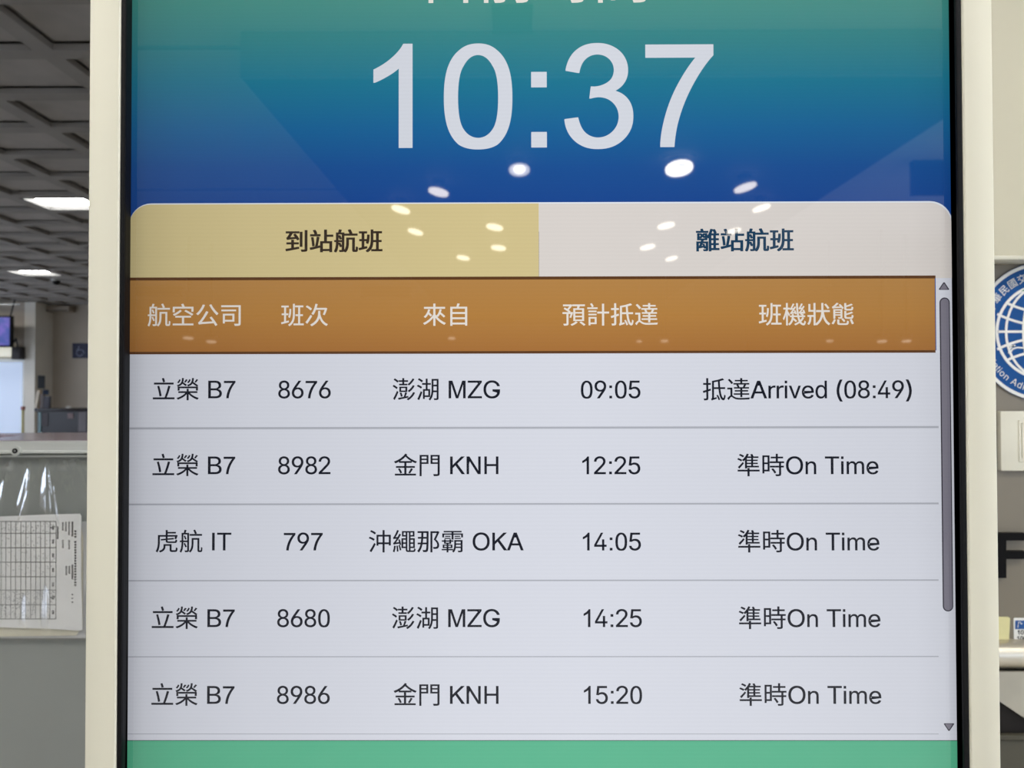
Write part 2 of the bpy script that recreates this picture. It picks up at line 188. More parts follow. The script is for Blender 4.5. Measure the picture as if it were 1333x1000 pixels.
'榮': [[427, 788, 353, 676, 399, 655, 489, 764], [149, 786, 129, 740, 100, 697, 63, 663, 110, 632, 150, 671, 179, 718, 199, 769], [864, 790, 826, 731, 781, 673, 828, 651, 929, 765], [564, 789, 545, 742, 516, 699, 477, 666, 524, 635, 566, 673, 595, 720, 615, 772], [460, 394, 460, 290, 113, 290, 113, 223, 411, 223, 338, 155, 249, 96, 149, 48, 43, 14, 93, -49, 197, -10, 295, 42, 384, 106, 460, 180, 460, -79, 534, -79, 534, 184, 610, 109, 700, 43, 797, -12, 899, -53, 952, 14, 848, 49, 749, 97, 659, 156, 585, 223, 896, 223, 896, 290, 534, 290, 534, 394], [681, 840, 673, 752, 653, 681, 618, 626, 561, 584, 476, 553, 499, 527, 516, 497, 596, 528, 655, 567, 697, 616, 880, 486, 84, 486, 84, 323, 157, 323, 157, 419, 844, 419, 844, 323, 920, 323, 920, 486, 882, 486, 930, 535, 724, 673, 741, 749, 749, 840], [263, 840, 257, 761, 243, 695, 219, 643, 181, 601, 125, 568, 48, 542, 70, 517, 86, 488, 172, 518, 234, 559, 278, 609, 409, 512, 459, 559, 305, 665, 323, 744, 331, 840]],
'虎': [[129, 633, 127, 291, 115, 177, 89, 64, 42, -40, 76, -57, 106, -79, 156, 32, 186, 156, 200, 281, 203, 395, 203, 568, 452, 568, 452, 485, 248, 465, 255, 409, 452, 428, 452, 400, 458, 354, 480, 326, 522, 312, 589, 308, 810, 308, 861, 313, 894, 330, 913, 365, 923, 420, 859, 444, 852, 395, 836, 373, 803, 368, 592, 368, 548, 370, 527, 379, 522, 399, 522, 435, 782, 460, 775, 516, 522, 492, 522, 568, 842, 568, 811, 485, 877, 461, 910, 534, 939, 619, 883, 636, 869, 633, 526, 633, 526, 700, 865, 700, 865, 762, 526, 762, 526, 840, 452, 840, 452, 633], [363, 257, 363, 157, 356, 107, 329, 60, 273, 17, 177, -21, 220, -81, 310, -43, 371, 1, 410, 50, 429, 102, 435, 155, 435, 192, 617, 192, 617, 34, 622, -12, 638, -42, 670, -57, 719, -61, 844, -61, 887, -54, 915, -30, 932, 17, 940, 93, 907, 105, 876, 122, 871, 46, 860, 13, 837, 6, 728, 6, 703, 8, 692, 16, 689, 34, 689, 257]],
'澎': [[78, 771, 162, 715, 231, 658, 271, 718, 201, 772, 117, 825], [36, 501, 124, 446, 196, 390, 234, 451, 160, 505, 73, 556], [57, -10, 114, -60, 192, 96, 264, 260, 214, 309, 135, 136], [325, 227, 358, 146, 375, 69, 440, 90, 420, 166, 386, 245], [377, 428, 563, 428, 563, 321, 377, 321], [311, 483, 311, 267, 632, 267, 632, 483], [860, 820, 804, 733, 733, 651, 656, 585, 708, 535, 789, 609, 865, 698, 927, 796], [870, 541, 815, 455, 743, 375, 663, 313, 716, 262, 801, 333, 877, 421, 938, 518], [885, 254, 838, 171, 777, 94, 703, 27, 621, -25, 670, -78, 759, -18, 837, 55, 903, 140, 954, 233], [554, 253, 527, 155, 492, 60, 260, 17, 279, -51, 682, 35, 677, 97, 560, 74, 624, 233], [434, 838, 434, 750, 282, 750, 282, 687, 434, 687, 434, 604, 300, 604, 300, 543, 637, 543, 637, 604, 505, 604, 505, 687, 664, 687, 664, 750, 505, 750, 505, 838]],
'湖': [[82, 777, 170, 724, 239, 668, 284, 728, 212, 781, 124, 829], [39, 506, 131, 459, 204, 407, 246, 467, 172, 517, 80, 560], [59, -28, 126, -69, 194, 87, 257, 252, 197, 291, 128, 118], [291, 381, 291, -24, 357, -24, 357, 55, 581, 55, 581, 381, 475, 381, 475, 562, 609, 562, 609, 631, 475, 631, 475, 814, 406, 814, 406, 631, 256, 631, 256, 562, 406, 562, 406, 381], [650, 802, 650, 396, 647, 285, 631, 169, 594, 58, 528, -42, 584, -82, 637, -8, 674, 75, 698, 164, 711, 254, 861, 254, 861, 12, 856, -2, 842, -7, 739, -6, 762, -71, 844, -69, 894, -58, 915, -43, 926, -21, 929, 11, 929, 802], [717, 734, 861, 734, 861, 564, 717, 564], [717, 497, 861, 497, 861, 322, 716, 322], [357, 314, 514, 314, 514, 121, 357, 121]],
'金': [[198, 218, 253, 123, 291, 34, 356, 62, 317, 150, 260, 242], [733, 243, 684, 148, 628, 57, 685, 33, 744, 118, 804, 215], [499, 849, 412, 744, 300, 653, 170, 578, 30, 522, 59, 489, 82, 453, 163, 486, 241, 526, 241, 470, 458, 470, 458, 334, 113, 334, 113, 265, 458, 265, 458, 18, 68, 18, 68, -51, 934, -51, 934, 18, 537, 18, 537, 265, 888, 265, 888, 334, 537, 334, 537, 470, 758, 470, 758, 533, 839, 491, 919, 457, 972, 522, 855, 568, 738, 630, 631, 703, 544, 782, 569, 818], [746, 540, 266, 540, 392, 627, 501, 729, 615, 629]],
'門': [[379, 585, 379, 489, 166, 489, 166, 585], [379, 642, 166, 642, 166, 730, 379, 730], [838, 585, 838, 488, 615, 488, 615, 585], [838, 642, 615, 642, 615, 730, 838, 730], [544, 793, 544, 425, 838, 425, 838, 23, 832, 4, 812, -2, 655, -1, 683, -79, 796, -77, 868, -65, 895, -48, 910, -20, 914, 23, 914, 793], [92, 793, 92, -80, 166, -80, 166, 426, 450, 426, 450, 793]],
'沖': [[93, 778, 198, 725, 282, 665, 326, 728, 240, 784, 134, 833], [39, 505, 147, 458, 233, 404, 274, 468, 185, 519, 78, 562], [72, -17, 136, -67, 228, 90, 315, 257, 260, 306, 165, 131], [607, 573, 607, 332, 427, 332, 427, 573], [682, 573, 866, 573, 866, 332, 682, 332], [607, 837, 607, 645, 356, 645, 356, 201, 427, 201, 427, 259, 607, 259, 607, -79, 682, -79, 682, 259, 866, 259, 866, 207, 939, 207, 939, 645, 682, 645, 682, 837]],
'繩': [[179, 191, 193, 67, 200, -48, 257, -38, 233, 199], [84, 197, 65, 65, 34, -50, 93, -71, 123, 47, 146, 186], [267, 209, 298, 102, 320, 1, 373, 18, 350, 117, 317, 222], [695, 740, 695, -5, 645, -1, 628, 16, 624, 52, 624, 740], [755, 740, 858, 740, 858, 630, 755, 630], [409, 796, 409, 574, 563, 574, 563, 501, 388, 501, 388, 97, 563, 97, 566, 6, 578, -27, 599, -48, 632, -59, 679, -62, 865, -62, 911, -56, 941, -36, 957, 0, 966, 57, 911, 81, 905, 27, 891, 2, 862, -5, 755, -5, 755, 99, 933, 99, 933, 501, 755, 501, 755, 573, 918, 573, 918, 796], [755, 272, 873, 272, 873, 158, 755, 158], [755, 331, 755, 441, 873, 441, 873, 331], [467, 740, 563, 740, 563, 631, 467, 631], [563, 272, 563, 157, 452, 157, 452, 272], [563, 331, 452, 331, 452, 440, 563, 440], [66, 240, 119, 256, 301, 285, 311, 226, 367, 243, 345, 344, 311, 457, 258, 444, 287, 342, 150, 325, 261, 481, 360, 654, 300, 688, 231, 553, 131, 544, 207, 672, 273, 814, 208, 840, 142, 683, 88, 585, 62, 547, 37, 529, 59, 466, 94, 475, 193, 489, 114, 372, 76, 326, 43, 304]],
'那': [[427, 721, 426, 553, 282, 553, 287, 721], [58, 321, 58, 253, 176, 253, 145, 147, 101, 54, 42, -24, 103, -79, 169, 17, 217, 128, 250, 253, 422, 253, 413, 95, 399, 29, 386, 14, 367, 10, 261, 14, 277, -25, 283, -65, 402, -65, 440, -52, 469, -20, 490, 78, 499, 315, 502, 790, 53, 790, 53, 721, 212, 721, 208, 553, 67, 553, 67, 486, 205, 486, 188, 321], [425, 486, 423, 321, 262, 321, 278, 486], [586, 787, 586, -78, 658, -78, 658, 716, 851, 716, 726, 448, 793, 384, 836, 326, 859, 273, 866, 224, 860, 176, 835, 146, 785, 135, 689, 137, 704, 101, 711, 66, 816, 66, 853, 74, 885, 88, 915, 119, 932, 162, 937, 217, 931, 271, 910, 329, 869, 391, 803, 458, 949, 756, 897, 790, 885, 787]],
'霸': [[193, 601, 193, 559, 410, 559, 410, 601], [171, 516, 171, 474, 411, 474, 411, 516], [584, 516, 584, 474, 831, 474, 831, 516], [584, 601, 584, 559, 806, 559, 806, 601], [76, 696, 76, 535, 144, 535, 144, 647, 460, 647, 460, 448, 534, 448, 534, 647, 855, 647, 855, 535, 925, 535, 925, 696, 534, 696, 534, 746, 865, 746, 865, 800, 134, 800, 134, 746, 460, 746, 460, 696], [151, 452, 151, 411, 58, 411, 58, 361, 151, 361, 151, 275, 255, 275, 255, 238, 94, 238, 94, 96, 255, 96, 255, 56, 52, 56, 52, 6, 255, 6, 255, -80, 320, -80, 320, 6, 514, 6, 514, 56, 320, 56, 320, 96, 488, 96, 488, 238, 320, 238, 320, 275, 434, 275, 434, 361, 527, 361, 527, 411, 434, 411, 434, 452, 371, 452, 371, 411, 211, 411, 211, 452], [371, 361, 371, 318, 211, 318, 211, 361], [570, 424, 570, 238, 567, 168, 556, 93, 531, 20, 486, -47, 545, -81, 583, -26, 609, 35, 625, 99, 835, 99, 835, 1, 831, -11, 817, -15, 715, -15, 735, -75, 819, -75, 871, -65, 891, -51, 901, -30, 904, 1, 904, 424], [636, 364, 835, 364, 835, 287, 636, 287], [636, 233, 835, 233, 835, 152, 632, 152], [152, 196, 255, 196, 255, 139, 152, 139], [320, 196, 428, 196, 428, 139, 320, 139]],
'準': [[115, 783, 202, 743, 275, 700, 314, 759, 241, 799, 153, 835], [40, 613, 127, 576, 199, 536, 237, 594, 163, 631, 77, 665], [67, 295, 119, 237, 305, 450, 264, 500, 162, 387], [459, 257, 459, 185, 53, 185, 53, 116, 459, 116, 459, -81, 536, -81, 536, 116, 951, 116, 951, 185, 536, 185, 536, 257], [581, 816, 620, 733, 459, 733, 508, 824, 437, 846, 384, 748, 316, 658, 239, 584, 299, 537, 358, 597, 358, 240, 431, 240, 431, 284, 923, 284, 923, 346, 684, 346, 684, 422, 877, 422, 877, 474, 684, 474, 684, 548, 875, 548, 875, 599, 684, 599, 684, 673, 907, 673, 907, 733, 704, 733, 653, 835], [613, 346, 431, 346, 431, 422, 613, 422], [613, 548, 613, 474, 431, 474, 431, 548], [613, 599, 431, 599, 431, 673, 613, 673]],
'中': [[458, 840, 458, 661, 96, 661, 96, 186, 171, 186, 171, 248, 458, 248, 458, -79, 537, -79, 537, 248, 825, 248, 825, 191, 902, 191, 902, 661, 537, 661, 537, 840], [171, 322, 171, 588, 458, 588, 458, 322], [825, 322, 537, 322, 537, 588, 825, 588]],
'華': [[459, 370, 459, 270, 305, 270, 305, 370], [534, 370, 697, 370, 697, 270, 534, 270], [459, 436, 305, 436, 305, 533, 459, 533], [534, 436, 534, 533, 697, 533, 697, 436], [108, 270, 108, 206, 459, 206, 459, 119, 64, 119, 64, 53, 459, 53, 459, -81, 534, -81, 534, 53, 939, 53, 939, 119, 534, 119, 534, 206, 901, 206, 901, 270, 767, 270, 767, 370, 949, 370, 949, 436, 767, 436, 767, 533, 885, 533, 885, 597, 123, 597, 123, 533, 234, 533, 234, 436, 52, 436, 52, 370, 234, 370, 234, 270], [61, 769, 61, 701, 288, 701, 288, 625, 361, 625, 361, 701, 633, 701, 633, 625, 706, 625, 706, 701, 941, 701, 941, 769, 706, 769, 706, 840, 633, 840, 633, 769, 361, 769, 361, 840, 288, 840, 288, 769]],
'民': [[107, -85, 186, -54, 474, 32, 465, 102, 193, 26, 193, 274, 496, 274, 537, 161, 591, 66, 655, -6, 727, -53, 805, -69, 844, -64, 874, -46, 896, -12, 911, 41, 921, 117, 887, 132, 855, 153, 847, 68, 833, 20, 808, 5, 755, 17, 703, 53, 655, 109, 611, 184, 575, 274, 903, 274, 903, 345, 556, 345, 542, 419, 534, 498, 829, 498, 829, 788, 116, 788, 116, 57, 108, 21, 91, -3, 71, -17], [478, 345, 193, 345, 193, 498, 458, 498], [193, 718, 753, 718, 753, 568, 193, 568]],
'國': [[625, 676, 685, 642, 733, 604, 769, 644, 721, 680, 660, 712], [198, 185, 209, 127, 503, 185, 500, 238], [297, 427, 412, 427, 412, 325, 297, 325], [244, 473, 244, 279, 467, 279, 467, 473], [504, 701, 512, 593, 208, 593, 208, 537, 517, 537, 539, 375, 572, 239, 502, 166, 420, 108, 464, 61, 534, 114, 597, 176, 626, 129, 660, 95, 701, 78, 737, 75, 767, 95, 789, 139, 803, 208, 753, 243, 741, 165, 723, 138, 692, 153, 665, 185, 641, 232, 706, 345, 753, 478, 692, 490, 661, 393, 617, 306, 596, 414, 580, 537, 794, 537, 794, 593, 575, 593, 568, 701], [82, 794, 82, -83, 154, -83, 154, -36, 844, -36, 844, -83, 918, -83, 918, 794], [154, 32, 154, 725, 844, 725, 844, 32]],
'交': [[318, 597, 247, 521, 161, 450, 70, 392, 129, 336, 220, 403, 312, 483, 391, 569], [618, 555, 761, 444, 873, 332, 936, 382, 820, 490, 677, 598], [352, 422, 285, 401, 330, 308, 384, 225, 448, 152, 333, 81, 199, 26, 47, -14, 93, -82, 246, -36, 384, 25, 503, 102, 588, 43, 684, -6, 791, -45, 910, -74, 931, -38, 958, -5, 806, 30, 673, 82, 559, 151, 625, 225, 681, 309, 727, 406, 652, 427, 613, 341, 563, 265, 503, 199, 442, 265, 392, 340], [418, 825, 485, 701, 67, 701, 67, 628, 931, 628, 931, 701, 517, 701, 562, 719, 531, 782, 489, 849]],
'通': [[65, 757, 159, 669, 235, 585, 290, 635, 212, 716, 117, 800], [256, 465, 43, 465, 43, 394, 184, 394, 184, 110, 114, 65, 39, -8, 86, -70, 136, -7, 181, 38, 220, 56, 262, 36, 318, -3, 393, -36, 484, -52, 595, -57, 948, -47, 969, 26, 788, 13, 596, 8, 493, 11, 406, 24, 333, 56, 256, 108], [364, 803, 364, 744, 787, 744, 719, 698, 645, 658, 499, 717, 451, 674, 647, 589, 363, 589, 363, 71, 434, 71, 434, 237, 603, 237, 603, 75, 671, 75, 671, 237, 845, 237, 845, 146, 841, 133, 828, 129, 726, 130, 747, 69, 830, 70, 883, 80, 903, 94, 914, 115, 917, 146, 917, 589, 786, 589, 712, 628, 822, 695, 917, 771, 870, 807, 855, 803], [845, 531, 845, 443, 671, 443, 671, 531], [434, 387, 603, 387, 603, 296, 434, 296], [434, 443, 434, 531, 603, 531, 603, 443], [845, 387, 845, 296, 671, 296, 671, 387]],
'部': [[141, 628, 179, 539, 204, 455, 272, 475, 247, 557, 206, 645], [627, 787, 627, -78, 694, -78, 694, 718, 855, 718, 807, 585, 751, 448, 820, 363, 855, 288, 866, 222, 861, 174, 840, 143, 799, 132, 722, 135, 736, 99, 742, 64, 828, 65, 862, 72, 890, 85, 917, 116, 931, 160, 936, 215, 927, 288, 893, 368, 824, 457, 948, 757, 897, 790, 885, 787], [247, 826, 289, 722, 80, 722, 80, 654, 552, 654, 552, 722, 366, 722, 314, 844], [433, 648, 401, 550, 360, 452, 51, 452, 51, 383, 575, 383, 575, 452, 433, 452, 508, 631], [109, 291, 109, -73, 180, -73, 180, -26, 454, -26, 454, -66, 529, -66, 529, 291], [180, 42, 180, 223, 454, 223, 454, 42]],
'用': [[153, 770, 153, 407, 150, 296, 134, 180, 98, 66, 32, -36, 63, -58, 90, -85, 154, 9, 194, 115, 216, 227, 467, 227, 467, -71, 543, -71, 543, 227, 813, 227, 813, 22, 807, 3, 786, -3, 629, -2, 655, -74, 771, -73, 841, -62, 868, -46, 883, -19, 887, 22, 887, 770], [227, 698, 467, 698, 467, 537, 227, 537], [813, 698, 813, 537, 543, 537, 543, 698], [227, 466, 467, 466, 467, 298, 223, 298], [813, 466, 813, 298, 543, 298, 543, 466]],
'局': [[153, 788, 153, 549, 149, 416, 133, 271, 95, 126, 28, -6, 88, -54, 143, 44, 181, 153, 206, 265, 220, 377, 836, 377, 824, 171, 809, 53, 791, 2, 776, -9, 754, -11, 633, -6, 648, -41, 654, -76, 788, -77, 827, -68, 857, -45, 882, 21, 899, 163, 913, 444, 225, 444, 227, 530, 843, 530, 843, 788], [227, 723, 768, 723, 768, 595, 227, 595], [308, 298, 308, -19, 378, -19, 378, 39, 690, 39, 690, 298], [378, 236, 620, 236, 620, 101, 378, 101]],
'0': [[319, -10, 268, -5, 223, 10, 183, 34, 148, 67, 120, 109, 97, 160, 80, 218, 71, 284, 67, 358, 71, 431, 81, 497, 97, 556, 120, 606, 149, 648, 184, 682, 224, 706, 269, 721, 319, 726, 369, 721, 415, 706, 455, 682, 489, 648, 518, 606, 541, 556, 557, 497, 567, 431, 570, 358, 567, 284, 557, 218, 541, 160, 518, 109, 490, 67, 455, 34, 415, 10, 370, -5], [319, 70, 352, 73, 382, 85, 408, 104, 441, 145, 465, 202, 479, 273, 484, 358, 479, 442, 465, 514, 441, 571, 408, 612, 382, 632, 352, 643, 319, 647, 286, 643, 256, 632, 229, 612, 197, 571, 173, 514, 159, 442, 154, 358, 159, 273, 173, 202, 197, 145, 229, 104, 256, 85, 286, 73]],
'1': [[108, 0, 108, 77, 550, 77, 550, 0], [388, 716, 388, 0, 299, 0, 299, 631, 295, 631, 121, 504, 121, 601, 279, 716]],
'2': [[90, 0, 90, 67, 330, 322, 397, 397, 421, 429, 437, 460, 447, 490, 451, 523, 446, 559, 433, 589, 412, 614, 384, 632, 352, 643, 315, 647, 276, 643, 242, 630, 215, 609, 195, 582, 183, 548, 179, 509, 92, 509, 95, 551, 105, 588, 121, 623, 156, 666, 201, 698, 256, 719, 317, 726, 377, 719, 431, 699, 475, 668, 508, 627, 529, 578, 536, 524, 533, 485, 522, 447, 503, 408, 473, 364, 376, 253, 215, 85, 215, 80, 548, 80, 548, 0]],
'3': [[307, -10, 244, -4, 187, 14, 137, 42, 99, 81, 80, 112, 67, 147, 62, 185, 154, 185, 162, 151, 178, 123, 202, 100, 233, 83, 268, 73, 308, 70, 350, 74, 387, 86, 419, 105, 443, 131, 458, 164, 463, 204, 459, 242, 445, 276, 421, 306, 387, 329, 341, 343, 283, 348, 221, 348, 221, 421, 405, 631, 405, 636, 98, 636, 98, 716, 524, 716, 524, 648, 297, 392, 297, 407, 348, 408, 393, 402, 434, 388, 469, 368, 499, 343, 522, 313, 539, 279, 550, 243, 553, 204, 550, 164, 539, 127, 521, 93, 484, 50, 434, 18, 375, -3]],
'4': [[56, 148, 56, 223, 347, 716, 437, 716, 153, 234, 153, 229, 581, 229, 581, 148], [396, 0, 396, 447, 482, 447, 482, 0]],
'5': [[311, -10, 251, -3, 197, 16, 152, 45, 117, 85, 93, 131, 84, 184, 172, 184, 179, 153, 194, 125, 216, 102, 244, 85, 276, 74, 311, 70, 352, 75, 389, 91, 419, 115, 442, 147, 457, 185, 461, 228, 456, 272, 441, 311, 418, 344, 387, 369, 349, 384, 307, 390, 271, 387, 236, 378, 204, 364, 180, 346, 95, 356, 135, 716, 516, 716, 516, 636, 212, 636, 188, 424, 192, 424, 218, 443, 250, 457, 285, 466, 323, 469, 370, 465, 414, 452, 452, 430, 486, 401, 513, 366, 533, 325, 546, 280, 550, 230, 547, 185, 536, 144, 519, 106, 496, 73, 468, 45, 434, 21, 397, 4, 356, -6]],
'6': [[319, -10, 276, -6, 236, 4, 200, 21, 168, 43, 141, 71, 119, 105, 103, 142, 93, 183, 89, 228, 95, 281, 112, 336, 144, 401, 193, 479, 355, 716, 453, 716, 212, 368, 205, 368, 216, 387, 232, 405, 252, 420, 275, 432, 302, 440, 331, 442, 392, 435, 444, 415, 488, 382, 520, 338, 541, 284, 547, 221, 544, 178, 534, 139, 518, 102, 482, 56, 436, 20, 400, 4, 361, -6], [319, 68, 358, 73, 392, 88, 421, 112, 442, 143, 456, 180, 461, 221, 456, 263, 442, 300, 421, 331, 392, 354, 358, 369, 319, 373, 279, 369, 245, 354, 216, 331, 194, 301, 180, 265, 176, 223, 180, 180, 194, 143, 216, 112, 245, 88, 279, 73]],
'7': [[136, 0, 455, 631, 455, 636, 87, 636, 87, 716, 550, 716, 550, 631, 232, 0]],
'8': [[319, -10, 250, -3, 191, 16, 142, 47, 104, 87, 87, 119, 77, 153, 73, 190, 78, 234, 92, 275, 113, 310, 142, 339, 176, 361, 215, 372, 215, 376, 182, 388, 154, 407, 130, 433, 113, 464, 102, 498, 99, 535, 106, 587, 127, 633, 161, 672, 205, 701, 258, 719, 319, 726, 378, 719, 431, 701, 475, 672, 509, 633, 530, 587, 537, 535, 534, 499, 523, 465, 506, 433, 483, 407, 455, 388, 423, 376, 423, 372, 460, 361, 494, 339, 523, 310, 545, 275, 559, 234, 564, 190, 561, 153, 550, 119, 533, 87, 495, 47, 446, 16, 386, -3], [319, 69, 363, 73, 401, 85, 432, 104, 455, 129, 469, 160, 474, 195, 469, 233, 454, 265, 430, 293, 398, 314, 361, 327, 319, 331, 276, 327, 238, 314, 207, 293, 183, 265, 167, 233, 162, 195, 167, 160, 181, 129, 204, 104, 235, 85, 274, 73], [319, 407, 354, 411, 386, 423, 412, 441, 432, 465, 445, 495, 449, 529, 445, 562, 433, 591, 413, 615, 387, 633, 355, 644, 319, 647, 282, 644, 250, 633, 223, 615, 204, 591, 191, 562, 187, 529, 191, 495, 204, 465, 223, 441, 250, 423, 282, 411]],
'9': [[318, 726, 361, 722, 400, 712, 437, 695, 469, 673, 496, 645, 518, 611, 534, 574, 544, 533, 547, 488, 542, 435, 525, 380, 493, 315, 444, 237, 282, 0, 184, 0, 424, 348, 432, 348, 421, 329, 405, 311, 385, 296, 361, 284, 335, 276, 307, 274, 246, 281, 193, 301, 150, 334, 117, 378, 96, 432, 89, 495, 93, 538, 103, 578, 119, 614, 154, 660, 201, 696, 237, 712, 276, 722], [318, 648, 279, 643, 245, 628, 216, 604, 195, 573, 181, 536, 176, 495, 181, 453, 195, 416, 216, 385, 245, 362, 279, 347, 318, 343, 358, 347, 392, 362, 421, 385, 443, 415, 456, 452, 461, 493, 456, 536, 443, 573, 421, 604, 392, 628, 358, 643]],
':': [[134, -6, 110, -2, 89, 12, 74, 33, 70, 58, 74, 83, 89, 103, 110, 117, 134, 122, 159, 117, 180, 103, 194, 83, 198, 58, 194, 33, 180, 12, 159, -2], [134, 381, 110, 386, 89, 400, 74, 420, 70, 445, 74, 470, 89, 491, 110, 505, 134, 509, 159, 505, 180, 491, 194, 470, 198, 445, 194, 420, 180, 400, 159, 386]],
'(': [[125, 291, 129, 371, 142, 456, 160, 540, 185, 621, 215, 695, 248, 759, 332, 759, 298, 682, 269, 603, 245, 521, 227, 441, 216, 364, 213, 291, 216, 226, 226, 161, 242, 94, 265, 23, 295, -53, 332, -135, 248, -135, 195, -30, 157, 77, 133, 184]],
')': [[52, -135, 91, -51, 121, 25, 144, 96, 159, 164, 168, 228, 172, 291, 168, 364, 157, 441, 140, 521, 116, 603, 87, 682, 52, 759, 136, 759, 170, 695, 199, 621, 224, 540, 243, 455, 255, 371, 259, 291, 251, 183, 227, 75, 189, -32, 136, -135]],
'A': [[23, 0, 284, 716, 389, 716, 652, 0, 556, 0, 404, 426, 372, 524, 327, 673, 345, 673, 300, 522, 268, 426, 120, 0], [155, 200, 155, 280, 520, 280, 520, 200]],
'B': [[85, 0, 85, 716, 339, 716, 407, 710, 463, 691, 506, 661, 536, 622, 554, 577, 560, 526, 556, 484, 544, 451, 525, 423, 501, 402, 474, 387, 443, 375, 443, 369, 477, 362, 511, 346, 542, 320, 566, 286, 583, 243, 588, 192, 582, 140, 563, 94, 543, 67, 517, 44, 485, 25, 424, 6, 347, 0], [175, 80, 345, 80, 395, 84, 435, 94, 464, 112, 484, 135, 496, 162, 500, 192, 496, 227, 482, 259, 460, 286, 430, 307, 393, 320, 349, 325, 175, 325], [175, 402, 335, 402, 372, 406, 406, 417, 434, 435, 455, 459, 468, 489, 473, 524, 469, 554, 458, 580, 440, 604, 414, 621, 380, 632, 338, 636, 175, 636]],
'G': [[378, -10, 317, -5, 261, 10, 210, 35, 166, 69, 128, 112, 97, 163, 75, 221, 61, 286, 57, 358, 61, 430, 75, 495, 97, 553, 128, 604, 165, 647, 210, 681, 259, 706, 314, 721, 373, 726, 428, 721, 479, 709, 526, 688, 568, 660, 603, 626, 632, 586, 654, 541, 667, 491, 574, 491, 561, 524, 545, 553, 525, 579, 501, 601, 474, 618, 444, 631, 410, 639, 373, 642, 332, 638, 294, 627, 258, 609, 226, 583, 198, 551, 176, 512, 159, 467, 149, 415, 146, 358, 149, 300, 159, 249, 176, 204, 199, 165, 227, 133, 259, 108, 296, 89, 335, 78, 378, 74, 435, 81, 485, 100, 526, 131, 558, 173, 577, 225, 584, 285, 611, 280, 398, 280, 398, 360, 673, 360, 673, 282, 669, 225, 656, 174, 635, 128, 606, 88, 571, 54, 530, 26, 484, 6, 433, -6]],
'H': [[85, 0, 85, 716, 175, 716, 175, 407, 552, 407, 552, 716, 643, 716, 643, 0, 552, 0, 552, 326, 175, 326, 175, 0]],
'I': [[44, 0, 44, 80, 166, 80, 166, 636, 44, 636, 44, 716, 379, 716, 379, 636, 257, 636, 257, 80, 379, 80, 379, 0]],
'K': [[147, 205, 147, 304, 196, 367, 246, 427, 512, 716, 631, 716, 325, 388, 321, 389], [85, 0, 85, 716, 175, 716, 174, 317, 175, 0], [524, 0, 264, 365, 321, 435, 631, 0]],
'M': [[85, 0, 85, 716, 213, 716, 390, 263, 421, 173, 453, 69, 432, 69, 481, 223, 670, 716, 799, 716, 799, 0, 710, 0, 712, 581, 714, 643, 722, 643, 642, 409, 481, 0, 403, 0, 224, 452, 158, 643, 167, 643, 172, 409, 172, 0]],
'N': [[85, 0, 85, 716, 192, 716, 511, 212, 545, 150, 582, 77, 570, 75, 564, 152, 561, 274, 561, 716, 652, 716, 652, 0, 544, 0, 284, 408, 208, 536, 151, 636, 168, 639, 176, 409, 176, 0]],
'O': [[376, -10, 317, -5, 262, 10, 212, 35, 167, 69, 129, 111, 98, 162, 75, 221, 61, 286, 57, 358, 61, 430, 75, 495, 98, 553, 129, 604, 167, 647, 212, 681, 262, 706, 317, 721, 376, 726, 435, 721, 490, 706, 540, 681, 584, 647, 622, 604, 653, 553, 676, 495, 689, 430, 694, 358, 689, 286, 676, 221, 653, 162, 622, 111, 584, 69, 540, 35, 490, 10, 435, -5], [376, 74, 417, 78, 456, 89, 492, 107, 524, 132, 552, 164, 575, 203, 592, 248, 602, 300, 605, 358, 602, 416, 592, 468, 575, 513, 552, 552, 524, 584, 492, 609, 456, 627, 417, 638, 376, 642, 334, 638, 295, 627, 259, 609, 227, 584, 199, 552, 176, 513, 159, 467, 149, 416, 146, 358, 149, 300, 159, 248, 176, 203, 199, 164, 227, 132, 259, 107, 295, 89, 334, 78]],
'T': [[45, 636, 45, 716, 587, 716, 587, 636, 361, 636, 361, 0, 271, 0, 271, 636]],
'Z': [[59, 0, 59, 65, 385, 542, 431, 606, 480, 669, 490, 640, 402, 636, 57, 636, 57, 716, 558, 716, 558, 650, 237, 181, 188, 113, 137, 47, 127, 76, 214, 80, 562, 80, 562, 0]],
'C': [[376, -10, 317, -5, 262, 10, 211, 35, 167, 69, 129, 111, 98, 162, 75, 221, 61, 286, 57, 358, 61, 430, 75, 495, 98, 553, 129, 604, 167, 647, 211, 681, 262, 706, 317, 721, 376, 726, 429, 722, 479, 710, 525, 690, 566, 663, 601, 629, 630, 589, 652, 542, 666, 490, 575, 490, 564, 525, 548, 555, 528, 581, 503, 603, 475, 620, 444, 632, 411, 639, 376, 642, 334, 638, 295, 627, 258, 608, 226, 583, 198, 551, 176, 512, 159, 467, 149, 415, 146, 358, 149, 300, 159, 249, 176, 204, 199, 165, 226, 133, 259, 107, 295, 89, 334, 78, 376, 74, 411, 77, 444, 84, 475, 97, 503, 113, 528, 135, 548, 161, 564, 191, 575, 226, 666, 226, 652, 174, 631, 128, 602, 87, 566, 53, 525, 26, 479, 6, 429, -6]],
'F': [[85, 0, 85, 716, 519, 716, 519, 636, 175, 636, 175, 392, 487, 392, 487, 311, 175, 311, 175, 0]],
'r': [[74, 0, 74, 534, 157, 534, 157, 452, 162, 452, 183, 488, 215, 517, 255, 535, 300, 542, 343, 540, 343, 454, 324, 457, 291, 458, 256, 455, 224, 443, 197, 424, 177, 399, 164, 369, 160, 333, 160, 0]],
